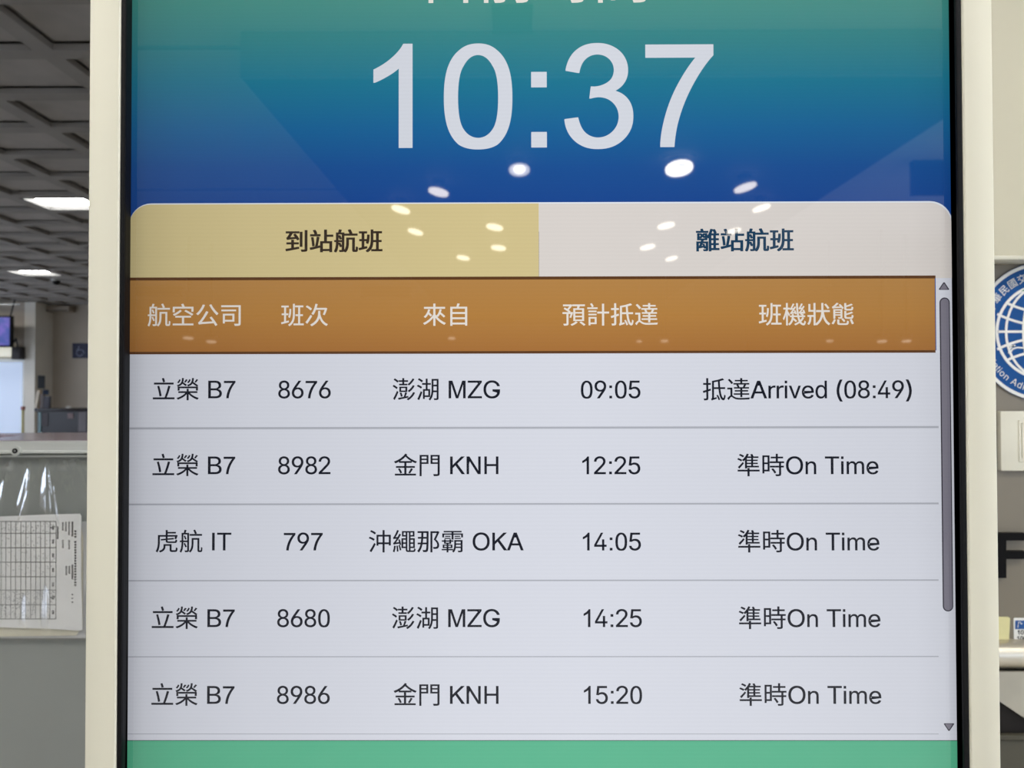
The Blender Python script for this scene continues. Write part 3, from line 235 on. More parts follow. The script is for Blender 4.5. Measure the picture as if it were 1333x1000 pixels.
'i': [[74, 0, 74, 534, 160, 534, 160, 0], [118, 623, 95, 627, 76, 640, 63, 658, 58, 680, 63, 702, 76, 721, 95, 733, 118, 737, 141, 733, 160, 721, 173, 702, 178, 680, 173, 658, 160, 640, 141, 627]],
'v': [[229, 0, 25, 534, 119, 534, 233, 218, 263, 122, 289, 29, 259, 29, 285, 122, 315, 218, 429, 534, 523, 534, 319, 0]],
'e': [[298, -12, 249, -8, 204, 4, 165, 23, 130, 49, 101, 81, 78, 119, 62, 163, 51, 211, 48, 263, 51, 315, 61, 364, 78, 408, 100, 446, 128, 479, 162, 506, 200, 525, 242, 537, 289, 541, 332, 537, 374, 526, 414, 507, 449, 480, 479, 443, 503, 397, 517, 340, 522, 273, 522, 238, 105, 238, 105, 311, 476, 311, 436, 284, 432, 334, 419, 378, 398, 414, 370, 442, 333, 459, 289, 465, 244, 459, 206, 441, 176, 414, 153, 379, 140, 340, 135, 297, 135, 250, 140, 195, 155, 149, 180, 113, 213, 86, 253, 70, 299, 65, 330, 67, 357, 74, 381, 86, 402, 102, 418, 123, 430, 148, 514, 128, 497, 89, 472, 55, 438, 27, 398, 6, 351, -7]],
'd': [[275, -12, 232, -8, 193, 4, 157, 23, 125, 48, 99, 81, 77, 119, 61, 163, 51, 212, 48, 266, 51, 319, 61, 368, 77, 412, 99, 450, 126, 482, 157, 507, 193, 526, 233, 537, 275, 541, 321, 537, 356, 525, 384, 507, 404, 487, 431, 449, 437, 449, 437, 716, 523, 716, 523, 0, 440, 0, 440, 83, 432, 83, 404, 44, 383, 23, 355, 5, 320, -7], [288, 66, 333, 72, 370, 91, 400, 122, 421, 162, 434, 211, 439, 267, 434, 322, 422, 370, 400, 409, 371, 439, 333, 458, 288, 464, 242, 458, 204, 438, 174, 408, 153, 368, 140, 320, 136, 267, 140, 212, 153, 164, 174, 123, 204, 92, 242, 72]],
'n': [[160, 319, 160, 0, 74, 0, 74, 534, 157, 534, 158, 405, 144, 405, 163, 449, 186, 484, 214, 510, 246, 527, 281, 538, 320, 541, 371, 535, 415, 519, 452, 491, 479, 451, 497, 401, 503, 338, 503, 0, 417, 0, 417, 331, 413, 370, 402, 402, 384, 428, 360, 448, 330, 459, 296, 463, 259, 459, 226, 447, 199, 426, 178, 398, 164, 362]],
'm': [[74, 0, 74, 534, 158, 534, 158, 416, 151, 416, 166, 455, 186, 487, 212, 512, 242, 529, 275, 540, 309, 543, 345, 540, 377, 528, 404, 508, 426, 481, 442, 450, 452, 415, 440, 415, 453, 451, 475, 483, 502, 509, 536, 528, 574, 540, 615, 543, 659, 538, 700, 523, 734, 498, 761, 462, 778, 416, 784, 359, 784, 0, 698, 0, 698, 357, 694, 392, 683, 420, 665, 440, 630, 459, 589, 465, 556, 461, 527, 450, 503, 432, 486, 408, 475, 380, 472, 348, 472, 0, 386, 0, 386, 366, 383, 394, 373, 418, 356, 438, 322, 458, 281, 465, 250, 461, 222, 451, 197, 432, 177, 407, 164, 375, 160, 335, 160, 0]],
's': [[256, -12, 204, -7, 158, 5, 119, 25, 87, 53, 64, 89, 50, 133, 132, 150, 148, 112, 175, 85, 211, 69, 255, 64, 305, 70, 344, 88, 362, 105, 374, 124, 377, 145, 372, 170, 358, 191, 333, 207, 298, 218, 210, 239, 166, 253, 130, 271, 102, 293, 82, 319, 70, 350, 66, 385, 72, 429, 92, 467, 122, 498, 162, 521, 210, 536, 263, 541, 314, 537, 357, 524, 393, 504, 421, 477, 442, 445, 456, 408, 377, 390, 363, 419, 341, 444, 309, 462, 264, 468, 220, 463, 184, 446, 167, 430, 156, 411, 153, 390, 158, 363, 174, 342, 202, 326, 242, 314, 323, 295, 367, 281, 403, 263, 431, 241, 451, 215, 462, 185, 466, 150, 460, 105, 440, 66, 408, 34, 366, 9, 315, -6]],
't': [[287, 534, 287, 460, 9, 460, 9, 534], [91, 663, 177, 663, 177, 137, 181, 107, 191, 86, 211, 74, 240, 70, 284, 75, 300, 2, 270, -4, 237, -6, 194, -2, 158, 10, 130, 30, 108, 57, 96, 91, 91, 131]],
'o': [[292, -12, 245, -8, 203, 4, 164, 23, 130, 49, 102, 81, 79, 120, 62, 163, 51, 211, 48, 264, 51, 317, 62, 366, 79, 410, 102, 448, 130, 480, 164, 506, 203, 526, 245, 537, 292, 541, 339, 537, 381, 526, 420, 506, 454, 480, 483, 448, 506, 410, 523, 366, 533, 317, 536, 264, 533, 211, 523, 163, 506, 120, 483, 81, 454, 49, 420, 23, 381, 4, 339, -8], [292, 65, 341, 72, 380, 93, 411, 125, 432, 165, 445, 213, 449, 264, 445, 316, 432, 363, 411, 404, 380, 437, 355, 452, 325, 461, 292, 464, 243, 457, 204, 437, 174, 404, 153, 364, 140, 316, 136, 264, 140, 213, 153, 165, 174, 125, 204, 93, 243, 72]],
'a': [[225, -12, 177, -7, 133, 7, 96, 30, 67, 63, 49, 103, 43, 152, 47, 194, 61, 227, 82, 252, 109, 272, 141, 286, 176, 296, 251, 309, 329, 319, 355, 324, 373, 331, 384, 342, 388, 361, 385, 392, 375, 418, 360, 438, 338, 453, 309, 463, 275, 466, 240, 463, 210, 454, 185, 440, 166, 423, 151, 405, 141, 385, 58, 410, 80, 453, 111, 487, 147, 512, 187, 528, 230, 538, 273, 541, 336, 534, 370, 524, 402, 507, 431, 483, 454, 451, 469, 408, 474, 354, 474, 0, 389, 0, 389, 73, 383, 73, 355, 35, 332, 16, 303, 1, 267, -9], [240, 64, 284, 69, 321, 83, 350, 104, 371, 131, 384, 162, 388, 194, 388, 267, 365, 256, 326, 247, 247, 236, 189, 223, 165, 212, 146, 196, 133, 175, 129, 148, 133, 122, 143, 102, 160, 85, 183, 74, 209, 66]],
'l': [[196, -3, 158, 0, 128, 11, 104, 28, 87, 52, 77, 83, 74, 119, 74, 716, 160, 716, 160, 139, 162, 108, 169, 88, 183, 77, 206, 73, 239, 76, 254, 4, 228, -1]],
}
# ------------------------------------------------------------ lettering
GLYPHS['i'] = [[66, 0, 66, 519, 154, 519, 154, 0], [66, 615, 66, 716, 154, 716, 154, 615]]
GLYPHS['I'] = [[95, 0, 95, 716, 190, 716, 190, 0]]
GLYPHS['M'] = [[74, 0, 74, 716, 217, 716, 386, 210, 421, 100, 458, 216, 629, 716, 757, 716, 757, 0, 665, 0, 665, 599, 457, 0, 371, 0, 166, 609, 166, 0]]
GLYPHS['K'] = [[73, 0, 73, 716, 168, 716, 168, 361, 524, 716, 652, 716, 352, 426, 666, 0, 541, 0, 285, 361, 168, 247, 168, 0]]
def contours(ch):
    return [list(zip(q[::2], q[1::2])) for q in GLYPHS[ch]]
def quad(start, segs, n=8):
    """outline of straight pieces (x, y) and curved pieces (cx, cy, x, y)"""
    out = [start]; p = start
    for s in segs:
        if len(s) == 2: out.append(s); p = s
        else:
            for i in range(1, n + 1):
                t = i / n; u = 1 - t
                out.append((u * u * p[0] + 2 * u * t * s[0] + t * t * s[2], u * u * p[1] + 2 * u * t * s[1] + t * t * s[3]))
            p = (s[2], s[3])
    if out[0] == out[-1]: out.pop()
    return [(x / 2.048, y / 2.048) for x, y in out]
BIG = {
 '1': [quad((763, 0), [(583, 0), (583, 1147), (518, 1085, 412.5, 1023), (307, 961, 223, 930), (223, 1104), (374, 1175, 487, 1276), (600, 1377, 647, 1472), (763, 1472)])],
 '0': [quad((85, 706), [(85, 967, 138.5, 1126), (192, 1285, 297.5, 1371.5), (403, 1472, 563, 1472), (723, 1472, 829, 1371.5), (934, 1285, 987.5, 1126), (1041, 967, 1041, 706), (1041, 447, 988, 288), (935, 129, 829.5, 42), (724, -25, 563, -25), (403, -25, 297.5, 42), (192, 129, 138.5, 288), (85, 447, 85, 706)]),
       quad((270, 706), [(270, 360, 351, 245), (432, 123, 563, 123), (694, 123, 775, 245), (856, 360, 856, 706), (856, 1053, 775, 1168), (694, 1324, 563, 1324), (432, 1324, 351, 1168), (270, 1053, 270, 706)])],
 ':': [quad((185, 857), [(185, 1062), (390, 1062), (390, 857)]), quad((185, 0), [(185, 205), (390, 205), (390, 0)])],
 '3': [quad((86, 387), [(266, 411), (297, 258, 371.5, 190.5), (446, 123, 553, 123), (680, 123, 767.5, 211), (855, 299, 855, 429), (855, 553, 774, 633.5), (693, 714, 568, 714), (517, 714, 441, 694), (461, 852), (479, 850, 490, 850), (605, 850, 697, 910), (789, 970, 789, 1095), (789, 1194, 722, 1259), (655, 1324, 549, 1324), (444, 1324, 374, 1258), (304, 1192, 284, 1060), (104, 1092), (137, 1273, 254, 1372.5), (371, 1472, 545, 1472), (665, 1472, 766, 1420.5), (867, 1369, 920.5, 1280), (974, 1191, 974, 1091), (974, 996, 923, 918), (872, 840, 772, 794), (902, 764, 974, 669.5), (1046, 575, 1046, 433), (1046, 241, 906, 107.5), (766, -26, 552, -26), (359, -26, 231.5, 89), (104, 204, 86, 387)])],
 '7': [quad((97, 1274), [(97, 1447), (1046, 1447), (1046, 1307), (906, 1158, 768.5, 911), (631, 664, 556, 403), (502, 219, 487, 0), (302, 0), (304, 172, 369.5, 415.5), (435, 659, 557.5, 885), (680, 1111, 818, 1274)])],
}
# advance, ink left, ink right, in thousandths of the type size
LAT = {'0': (556, 42, 508), '1': (556, 109, 373), '2': (556, 30, 503), '3': (556, 42, 511), '4': (556, 13, 508), '5': (556, 42, 514),
 '6': (556, 39, 512), '7': (556, 47, 511), '8': (556, 41, 511), '9': (556, 42, 509), ':': (278, 90, 190), '(': (333, 61, 296), ')': (333, 37, 272),
 'A': (667, 0, 667), 'B': (667, 73, 624), 'G': (778, 53, 717), 'H': (722, 80, 642), 'I': (278, 94, 190), 'K': (667, 73, 668), 'M': (833, 74, 757),
 'N': (722, 76, 641), 'O': (778, 48, 733), 'T': (611, 21, 590), 'Z': (611, 20, 590), 'r': (333, 65, 346), 'i': (222, 66, 154), 'v': (500, 13, 488),
 'e': (556, 38, 516), 'd': (556, 35, 491), 'n': (556, 66, 487), 'm': (833, 66, 768), 't': (278, 18, 270), 'C': (722, 50, 677), 'o': (556, 33, 518),
 's': (500, 31, 464), 'F': (611, 82, 565), 'a': (556, 36, 530), 'l': (222, 66, 154)}
_gm = {}
def glyph(ch, big=False):
    """triangulated glyph: vertices in thousandths of the type size, faces, advance"""
    big = big or ch in BIG
    k = (ch, big)
    if k in _gm: return _gm[k]
    if ch == ' ': _gm[k] = ([], [], 278); return _gm[k]
    cs = BIG[ch] if big else (contours(ch) if ch in GLYPHS else contours('n'))
    if big: adv = LAT[ch][0]
    elif ch in LAT:
        adv, a, b = LAT[ch]
        xs = [p[0] for c in cs for p in c]; x0, x1 = min(xs), max(xs); sy = .96 if ch in 'nmervosa' else 1
        cs = [[(a + (x - x0) * (b - a) / (x1 - x0), y * sy) for x, y in c] for c in cs]
    else: adv = LAT[ch][0] if ch in LAT else 1000
    cu = bpy.data.curves.new('g', 'CURVE'); cu.dimensions = '2D'; cu.fill_mode = 'BOTH'
    for c in cs:
        s = cu.splines.new('POLY'); s.points.add(len(c) - 1); s.use_cyclic_u = True
        for i, (x, y) in enumerate(c): s.points[i].co = (x / 1000, y / 1000, 0, 1)
    o = bpy.data.objects.new('g', cu); COL.objects.link(o); bpy.context.view_layer.update()
    me = bpy.data.meshes.new_from_object(o.evaluated_get(bpy.context.evaluated_depsgraph_get()))
    vs = [(v.co.x * 1000, v.co.y * 1000) for v in me.vertices]; fs = []
    for p in me.polygons:
        f = tuple(p.vertices)
        a = sum(vs[f[i]][0] * vs[f[(i + 1) % len(f)]][1] - vs[f[(i + 1) % len(f)]][0] * vs[f[i]][1] for i in range(len(f)))
        fs.append(f if a > 0 else f[::-1])
    bpy.data.objects.remove(o); bpy.data.curves.remove(cu); bpy.data.meshes.remove(me)
    _gm[k] = (vs, fs, adv); return _gm[k]
def layout(txt, big=False, cjk=1.0):
    x = 0; out = []
    for ch in txt:
        vs, fs, adv = glyph(ch, big)
        k = cjk if adv == 1000 else 1
        out.append((x, k, vs, fs)); x += adv * k
    xs = [a + v[0] * k for a, k, vs, fs in out for v in vs]
    return out, min(xs), max(xs)
def write(mb, txt, uc, vb, size, Y, bold=0, big=False, cjk=1.0, boldz=.5, width=None):
    """flat print facing the viewer on plane Y; uc, vb: where its centre and baseline stand in the photograph, size: type size there"""
    out, x0, x1 = layout(txt, big, cjk)
    o = P(uc, vb, Y); k = size / 1000 * Y / 1000
    kx = k if width is None else (P(uc + width / 2, vb, Y).x - P(uc - width / 2, vb, Y).x) / (x1 - x0)
    offs = [(0, 0)] if not bold else [(i * bold, j * bold * boldz) for i in (-1, 0, 1) for j in (-1, 0, 1)]
    for n_, (dx, dy) in enumerate(offs):
        for a, c, vs, fs in out:
            mb.add([(o.x + (a + v[0] * c + dx - (x0 + x1) / 2) * kx, Y - n_ * 8e-6, o.z + (v[1] * c + dy) * k) for v in vs], fs)
    return mb
def quadpx(mb, u0, v0, u1, v1, Y, y1=None):
    a = P(u0, v0, Y); b = P(u1, v1, Y)
    if y1 is None: return mb.add([(a.x, Y, b.z), (b.x, Y, b.z), (b.x, Y, a.z), (a.x, Y, a.z)], [(0, 1, 2, 3)])
    return mb.box(a.x, b.x, Y, y1, b.z, a.z)
def roundpx(u0, v0, u1, v1, Y, r, corners=(1, 1, 1, 1), n=8):
    """rounded rectangle outline, corners: top-left, top-right, bottom-right, bottom-left"""
    a = P(u0, v0, Y); b = P(u1, v1, Y); r = r * Y / 1000; out = []
    for (cx, cz, sx, sz, t0, on) in ((a.x, a.z, 1, -1, 180, corners[0]), (b.x, a.z, -1, -1, 90, corners[1]), (b.x, b.z, -1, 1, 0, corners[2]), (a.x, b.z, 1, 1, 270, corners[3])):
        if not on: out.append((cx, cz)); continue
        for i in range(n + 1):
            t = math.radians(t0 - 90 * i / n)
            out.append((cx + sx * r + math.cos(t) * r, cz + sz * r + math.sin(t) * r))
    return out
def flat(mb, pts, Y):
    a = sum(pts[i][0] * pts[(i + 1) % len(pts)][1] - pts[(i + 1) % len(pts)][0] * pts[i][1] for i in range(len(pts)))
    if a < 0: pts = pts[::-1]
    return mb.add([(x, Y, z) for x, z in pts], [tuple(range(len(pts)))])
# ------------------------------------------------------------ materials
M_case = mat('cream_painted_steel', (223, 218, 198), .45, noise=.012, scale=3, spec=.35)
M_black = mat('black_bezel', (16, 16, 18), .5, noise=.05, spec=.15)
M_wallcream = mat('cream_wall', (218, 211, 186), .6, noise=.015, scale=4, bump=.1)
M_taupe = mat('taupe_wall_panel', (124, 115, 98), .38, noise=.02, scale=6, bump=.05)
M_hallwall = mat('hall_plaster', (196, 186, 172), .8, noise=.03, scale=2, bump=.1)
M_floor = mat('polished_floor', (205, 200, 192), .25, noise=.05, scale=6)
M_ceil = mat('grey_ceiling_tile', (176, 171, 166), .85, noise=.05, scale=5, bump=.2)
M_grid = mat('grey_ceiling_grid', (158, 153, 147), .7, noise=.03, scale=5)
M_white = mat('white_ceiling', (235, 233, 226), .8, noise=.015, scale=2)
M_soffit = mat('dark_soffit_board', (70, 72, 78), .7, noise=.03, scale=2)
M_alu = mat('anodised_aluminium', (204, 206, 202), .35, .25, noise=.03, scale=30, stretch=(.1, 1, 8))
M_panel = mat('grey_laminate', (148, 151, 147), .45, noise=.012, scale=8)
M_top = mat('purple_grey_stone_top', (156, 138, 148), .15, noise=.12, scale=60)
M_steel = mat('brushed_steel', (205, 196, 178), .3, .75, noise=.04, scale=40, stretch=(.05, 1, 12))
M_darkcab = mat('dark_brown_laminate', (28, 24, 21), .5, noise=.06, scale=12, spec=.2)
M_olive = mat('olive_grey_laminate', (78, 74, 60), .5, noise=.03, scale=10)
M_granite = mat('polished_dark_granite', (34, 29, 31), .14, noise=.15, scale=70, spec=.3)
M_ivory = mat('ivory_plastic', (226, 221, 202), .35, noise=.01)
M_blue = mat('emblem_blue', (14, 76, 140), .55, noise=.03, spec=.2, scale=30)
M_print = mat('emblem_white', (232, 230, 224), .45, noise=.01)
M_ink = mat('black_letter', (13, 11, 11), .6, noise=.02, spec=.1)
M_paper = mat('white_paper', (242, 241, 240), .8, noise=.015, scale=14, bump=.15)
M_yellow = mat('pale_yellow_card', (222, 214, 158), .7, noise=.02, scale=20)
M_navy = mat('navy_sign', (34, 38, 72), .5, noise=.02)
M_pale = mat('pale_blue_print', (130, 140, 175), .5)
M_line = mat('printed_line', (74, 72, 72), .8)
M_chrome = mat('chrome_screw', (180, 180, 180), .12, 1, noise=.01)
M_cable = mat('black_cable', (24, 24, 26), .5)
M_green = mat('emblem_green', (30, 130, 80), .5)
M_trim = mat('dull_troffer_trim', (78, 78, 76), .7)
E_far = emit('far_spot_lamp', (1, .85, .66), 4)
E_warm = emit('warm_downlight_lamp', (1, .9, .74), 13)
E_bowl = emit('reflector_bowl', (1, .93, .85), 8)
E_panel = emit('added_troffer_diffuser', (1, .985, .95), PANEL_EMIT)
E_hall = emit('hall_diffuser', (1, .98, .97), HALL_EMIT)
E_spot = emit('downlight_lamp', (1, .93, .82), SPOT_EMIT)

# ------------------------------------------------------------ setting
XL, XR, YB, YF = -11.0, 4.6, 13.3, -14.0
struct(MB().box(XL, XR, YF, YB, -.1, 0).build('floor', M_floor))
def wall_added_windows(name, x0, x1, m, wins, side):  # unseen side openings added to let bright sky into lobby and hall
    mb = MB(); y = YF
    for a, c in wins:
        mb.box(x0, x1, y, a, 0, CEIL + .1).box(x0, x1, a, c, 0, .35).box(x0, x1, a, c, 2.85, CEIL + .1); y = c
    mb.box(x0, x1, y, YB, 0, CEIL + .1)
    struct(mb.build(name, m))
    for k, (a, c) in enumerate(wins):
        f = MB(); xm = (x0 + x1) / 2
        f.box(xm - .03, xm + .03, a, a + .06, .35, 2.85).box(xm - .03, xm + .03, c - .06, c, .35, 2.85).box(xm - .03, xm + .03, a + .06, c - .06, .35, .42).box(xm - .03, xm + .03, a + .06, c - .06, 2.78, 2.85)
        q = a + 1.4
        while q < c - .5: f.box(xm - .025, xm + .025, q - .025, q + .025, .42, 2.78); q += 1.4
        struct(f.build('added_window_%s_%d' % (side, k + 1), M_alu))
wall_added_windows('wall_left', XL - .15, XL, M_hallwall, ((-6, -.5), (1.5, 6.0), (7.0, 11.0)), 'left')
struct(MB().box(XL, XR, YB, YB + .15, 0, CEIL + .1).build('wall_back', M_hallwall))
wall_added_windows('wall_side', XR, XR + .15, M_wallcream, ((-6, 1.2),), 'right')
struct(MB().box(XL, XR, YF - .15, YF, 0, CEIL + .1).build('wall_front', M_wallcream))
# hall ceiling: cross bars below recessed tiles
PX, PY, BW = .62, .505, .095
GX0, GY0 = -2.222, 3.505
YH = 2.4                                     # the grey hall ceiling begins here
ceil = MB()
ys = [GY0 + PY * k for k in range(-2, 20)]
xs = [GX0 + PX * k for k in range(-14, 11)]
for y in ys: ceil.box(XL, XR, y, y + BW, CEIL, CEIL + .03)
for x in xs:
    for i, y in enumerate(ys):
        y1 = ys[i + 1] if i + 1 < len(ys) else YB
        ceil.box(x, x + BW, y + BW, y1, CEIL, CEIL + .03)
ceil.box(XL, XR, YH - .1, ys[0], CEIL, CEIL + .03)
ceil.box(XL, XR, YH - .1, YB, CEIL + .09, CEIL + .14)
C = struct(ceil.build('ceiling', M_grid))
FIX = {(-3, 5), (-7, 12), (-12, 8), (3, 6), (-1, 15), (-11, 16)}   # openings that hold a lamp
tile = None; rest = MB()
def tile_mb(x, y, mb):
    # shallow pillowed metal tile with a turned-up rim
    a, b, c, d = x + BW, x + PX, y + BW, y + PY; z = CEIL + .03; i = .03
    return mb.add([(a, c, z + .012), (b, c, z + .012), (b, d, z + .012), (a, d, z + .012), (a + i, c + i, z), (b - i, c + i, z), (b - i, d - i, z), (a + i, d - i, z)],
                  [(4, 7, 6, 5), (0, 4, 5, 1), (1, 5, 6, 2), (2, 6, 7, 3), (3, 7, 4, 0)])
for kx in range(-14, 10):
    for ky in range(-2, 19):
        if (kx, ky) in FIX: continue
        x = GX0 + PX * kx; y = GY0 + PY * ky
        if -12 <= kx <= 1 and ky >= -1 or (kx == 2 and ky < 6):
            if tile is None:
                tile = tile_mb(0, 0, MB()).mesh('ceiling_tile', M_ceil)
            o = bpy.data.objects.new('ceiling_tile', tile); COL.objects.link(o); o.location = (x, y, 0); o.parent = C
        else: tile_mb(x, y, rest)
o = rest.build('ceiling_tile_field', M_ceil, C); o['kind'] = 'stuff'
def troffer(kx, ky, label, w=PX - BW, d=PY - BW, x=None, y=None, zc=CEIL, em=None, group=None):
    x = GX0 + PX * kx + BW if x is None else x; y = GY0 + PY * ky + BW if y is None else y
    t = thing('ceiling_light', label, 'ceiling light', (x + w / 2, y + d / 2, zc), group)
    f = MB(); e = .02
    for a in ((x, x + e, y, y + d), (x + w - e, x + w, y, y + d), (x + e, x + w - e, y, y + e), (x + e, x + w - e, y + d - e, y + d)):
        f.box(*a, zc, zc + .096)
    f.build('frame', M_trim, t)
    MB().box(x + e, x + w - e, y + e, y + d - e, zc + .04, zc + .085).build('diffuser', em or E_hall, t)
    seat(t)
troffer(-3, 5, 'large square ceiling light panel nearer the viewer, cut off by the kiosk edge')
troffer(-7, 12, 'smaller-looking far ceiling light panel above the television')
for k, lab in (((-12, 8), 'added ceiling light panel at the left side of the hall, outside the view'), ((3, 6), 'added ceiling light panel hidden behind the information kiosk'),
               ((-1, 15), 'added ceiling light panel near the alcove of the back wall'), ((-11, 16), 'added ceiling light panel in the far left corner of the hall')):
    troffer(*k, lab)  # extra unseen panels added to brighten the hall
# lobby ceiling behind the viewer with its dark dropped soffit (seen in the glass)
SH = EYE + 1.40
struct(MB().box(XL, XR, YF, YH - .1, CEIL, CEIL + .12).build('ceiling_lobby', M_white))
def mir(Yv): return 2 * D - Yv
sx0, sx1 = -1.2, 2.17
struct(MB().box(sx0, sx1, mir(14.5), mir(3.36), SH, CEIL).build('ceiling_soffit', [M_soffit]))
struct(MB().box(sx0, sx1, mir(3.36), mir(3.33), SH, CEIL).build('trim_1', mat('soffit_fascia', (150, 150, 148), .7)))
for k, yy in enumerate((-2.2, -4.6, -7.0, -9.4)):
    struct(MB().box(XL, sx0, yy - .015, yy + .015, CEIL - .006, CEIL).build('trim_%d' % (k + 2), M_grid))
SP = [(676, 220, .13), (884, 218, .17), (571, 249, .14), (970, 243, .15), (522, 272, .14), (541, 301, .13), (644, 295, .14), (649, 322, .14), (603, 335, .13),
      (991, 270, .13), (867, 293, .14), (843, 321, .14), (874, 336, .12), (955, 300, .12), (1080, 437, .07), (1148, 437, .09), (1180, 437, .09), (865, 437, .08), (832, 437, .05),
      (245, 433, .1), (275, 438, .1), (588, 433, .07)]
LL = ['soffit downlight mirrored in the blue just below the clock colon', 'largest and brightest soffit downlight, mirrored below the digit 7', 'soffit downlight mirrored in the blue, furthest left above the tabs',
      'soffit downlight mirrored in the blue, right of the largest one', 'soffit downlight mirrored at the top edge of the yellow tab', 'soffit downlight mirrored in the yellow tab, just right of its lettering',
      'soffit downlight mirrored in the upper right of the yellow tab', 'soffit downlight mirrored in the yellow tab beside the border to the grey tab', 'lowest soffit downlight mirrored in the yellow tab',
      'soffit downlight mirrored at the top edge of the grey tab', 'soffit downlight mirrored high in the left half of the grey tab', 'soffit downlight mirrored mid height in the left half of the grey tab',
      'lowest soffit downlight mirrored in the grey tab', 'soffit downlight mirrored behind the lettering of the grey tab', 'pendant spot mirrored in the brown header, left of the status heading',
      'middle one of three pendant spots mirrored below the status heading', 'right one of the pendant spots mirrored below the status heading', 'pendant spot mirrored right below the expected arrival heading',
      'pendant spot mirrored below the left part of the expected arrival heading', 'pendant spot mirrored below the airline heading, left one', 'pendant spot mirrored below the airline heading, right one',
      'pendant spot mirrored below the origin heading']
TL = {2: -.42, 3: .5, 4: -.5, 5: -.5, 6: -.35, 7: -.2, 8: -.3, 9: .5, 10: .3, 11: .35, 12: .4, 13: .4, 1: .1}
for i, (u, v, dia) in enumerate(SP):
    d = R @ Vector(((u - 666.5) / 1000, (500 - v) / 1000, -1))
    if i < 14: z = SH; tl = TL.get(i, 0); Yv = (SH - .05 - dia * abs(tl) * .3 - EYE) / d.z * d.y; y = mir(Yv); x = d.x / d.y * Yv
    else:
        z = SH; Yv = 7.4 + (i % 3) * .25; y = mir(Yv); x = d.x / d.y * Yv
        z = EYE + d.z / d.y * Yv
    lab = LL[i]; grp = 'downlights of the soffit' if i < 14 else 'far spots of the lobby'
    t = thing('downlight', lab, 'downlight', (x, y, z), grp)
    f = MB(); n = 24
    for k in range(n):
        a, b = 2 * math.pi * k / n, 2 * math.pi * (k + 1) / n
        def q(r, t_, zz): return (x + r * math.cos(t_), y + r * math.sin(t_), zz)
        r0 = dia / 2
        f.add([q(r0 + .015, a, z - .004), q(r0 + .015, b, z - .004), q(r0, b, z - .006), q(r0, a, z - .006)], [(0, 1, 2, 3)])
        f.add([q(r0 + .015, a, z), q(r0 + .015, b, z), q(r0 + .015, b, z - .004), q(r0 + .015, a, z - .004)], [(0, 1, 2, 3)])
    f.build('trim_ring', M_soffit, t, smooth=True)
    tl = TL.get(i, 0)
    nn_ = Vector((tl * .5, .3 if i in (0, 1) else .1, -1)).normalized(); c0 = Vector((x, y, z - .05 - dia * abs(tl) * .3))
    if i < 14: MB().cyl((x, y, z), c0, dia * .3).build('lamp_housing', M_soffit, t, smooth=True)
    MB().cyl(c0, c0 + nn_ * .012, dia / 2 * .94).build('lamp', (E_bowl, E_spot)[i] if i < 2 else E_warm if i < 14 else E_far, t, smooth=True)
    if i == 0: MB().cyl(c0 + Vector((0, .02, 0)) + nn_ * .012, c0 + Vector((0, .02, 0)) + nn_ * .02, dia * .24).build('bulb', E_spot, t, smooth=True)
    if i >= 14: MB().cyl((x, y, z), (x, y, SH if sx0 < x < sx1 else CEIL), .01, n=8).build('rod', M_cable, t)
    seat(t)
# unseen troffers added above and behind the viewer to light the kiosk
for k, x in enumerate((-2.6, -.95, .7, 2.35)):
    for j, y in enumerate((-.75, .55)):
        troffer(0, 0, 'long bright troffer added to the white lobby ceiling, outside the view', w=1.2, d=.32, x=x, y=y - .6, zc=CEIL - .09, em=E_panel, group='added troffers of the lobby')

q = PZ(73, 363, CEIL)
t = thing('ceiling_camera', 'small dark dome camera on the hall ceiling beyond the far light panel', 'camera', (q.x, q.y, CEIL))
MB().cyl(q, (q.x, q.y, CEIL - .03), .06).build('mount', M_alu, t, smooth=True)
MB().cyl((q.x, q.y, CEIL - .03), (q.x, q.y, CEIL - .06), .05, .042).cyl((q.x, q.y, CEIL - .06), (q.x, q.y, CEIL - .08), .042, .02).build('dome', M_black, t, smooth=True); seat(t)
# back wall left of the alcove, with pillar and door
YP = 12.8
xp0, xp1 = P(31, 500, YP).x, P(45, 500, YP).x
dtop = P(10, 467, YP).z
struct(MB().box(xp0, xp1, YP, YB, 0, CEIL).build('wall_pillar', mat('pale_pillar', (250, 246, 236), .7, noise=.015, scale=2)))
struct(MB().box(XL, xp0, YP, YP + .12, dtop, CEIL).box(XL, -9.75, YP, YP + .12, 0, dtop).build('wall_door_side', M_hallwall))
dr = struct(thing('door_1', 'x', 'door', (-9.2, YP, 0)))
del dr['label']; del dr['category']
mm, nt, b = node_mat('frosted_glass_glow'); b.inputs['Base Color'].default_value = (.75, .83, .95, 1); b.inputs['Roughness'].default_value = .35
b.inputs['Transmission Weight'].default_value = .25
b.inputs['Emission Color'].default_value = (*lin((176, 190, 214)), 1); b.inputs['Emission Strength'].default_value = .35  # glow of daylight through the pane is put into its emission
gl = MB()
gl.box(-9.75, xp0, YP + .05, YP + .06, 0, dtop).build('pane', mm, dr)
MB().ring((-9.75, xp0, 0, dtop), (-9.68, xp0 - .05, .08, dtop - .06), YP + .03, YP + .09).build('door_frame', M_alu, dr)
seat(dr)
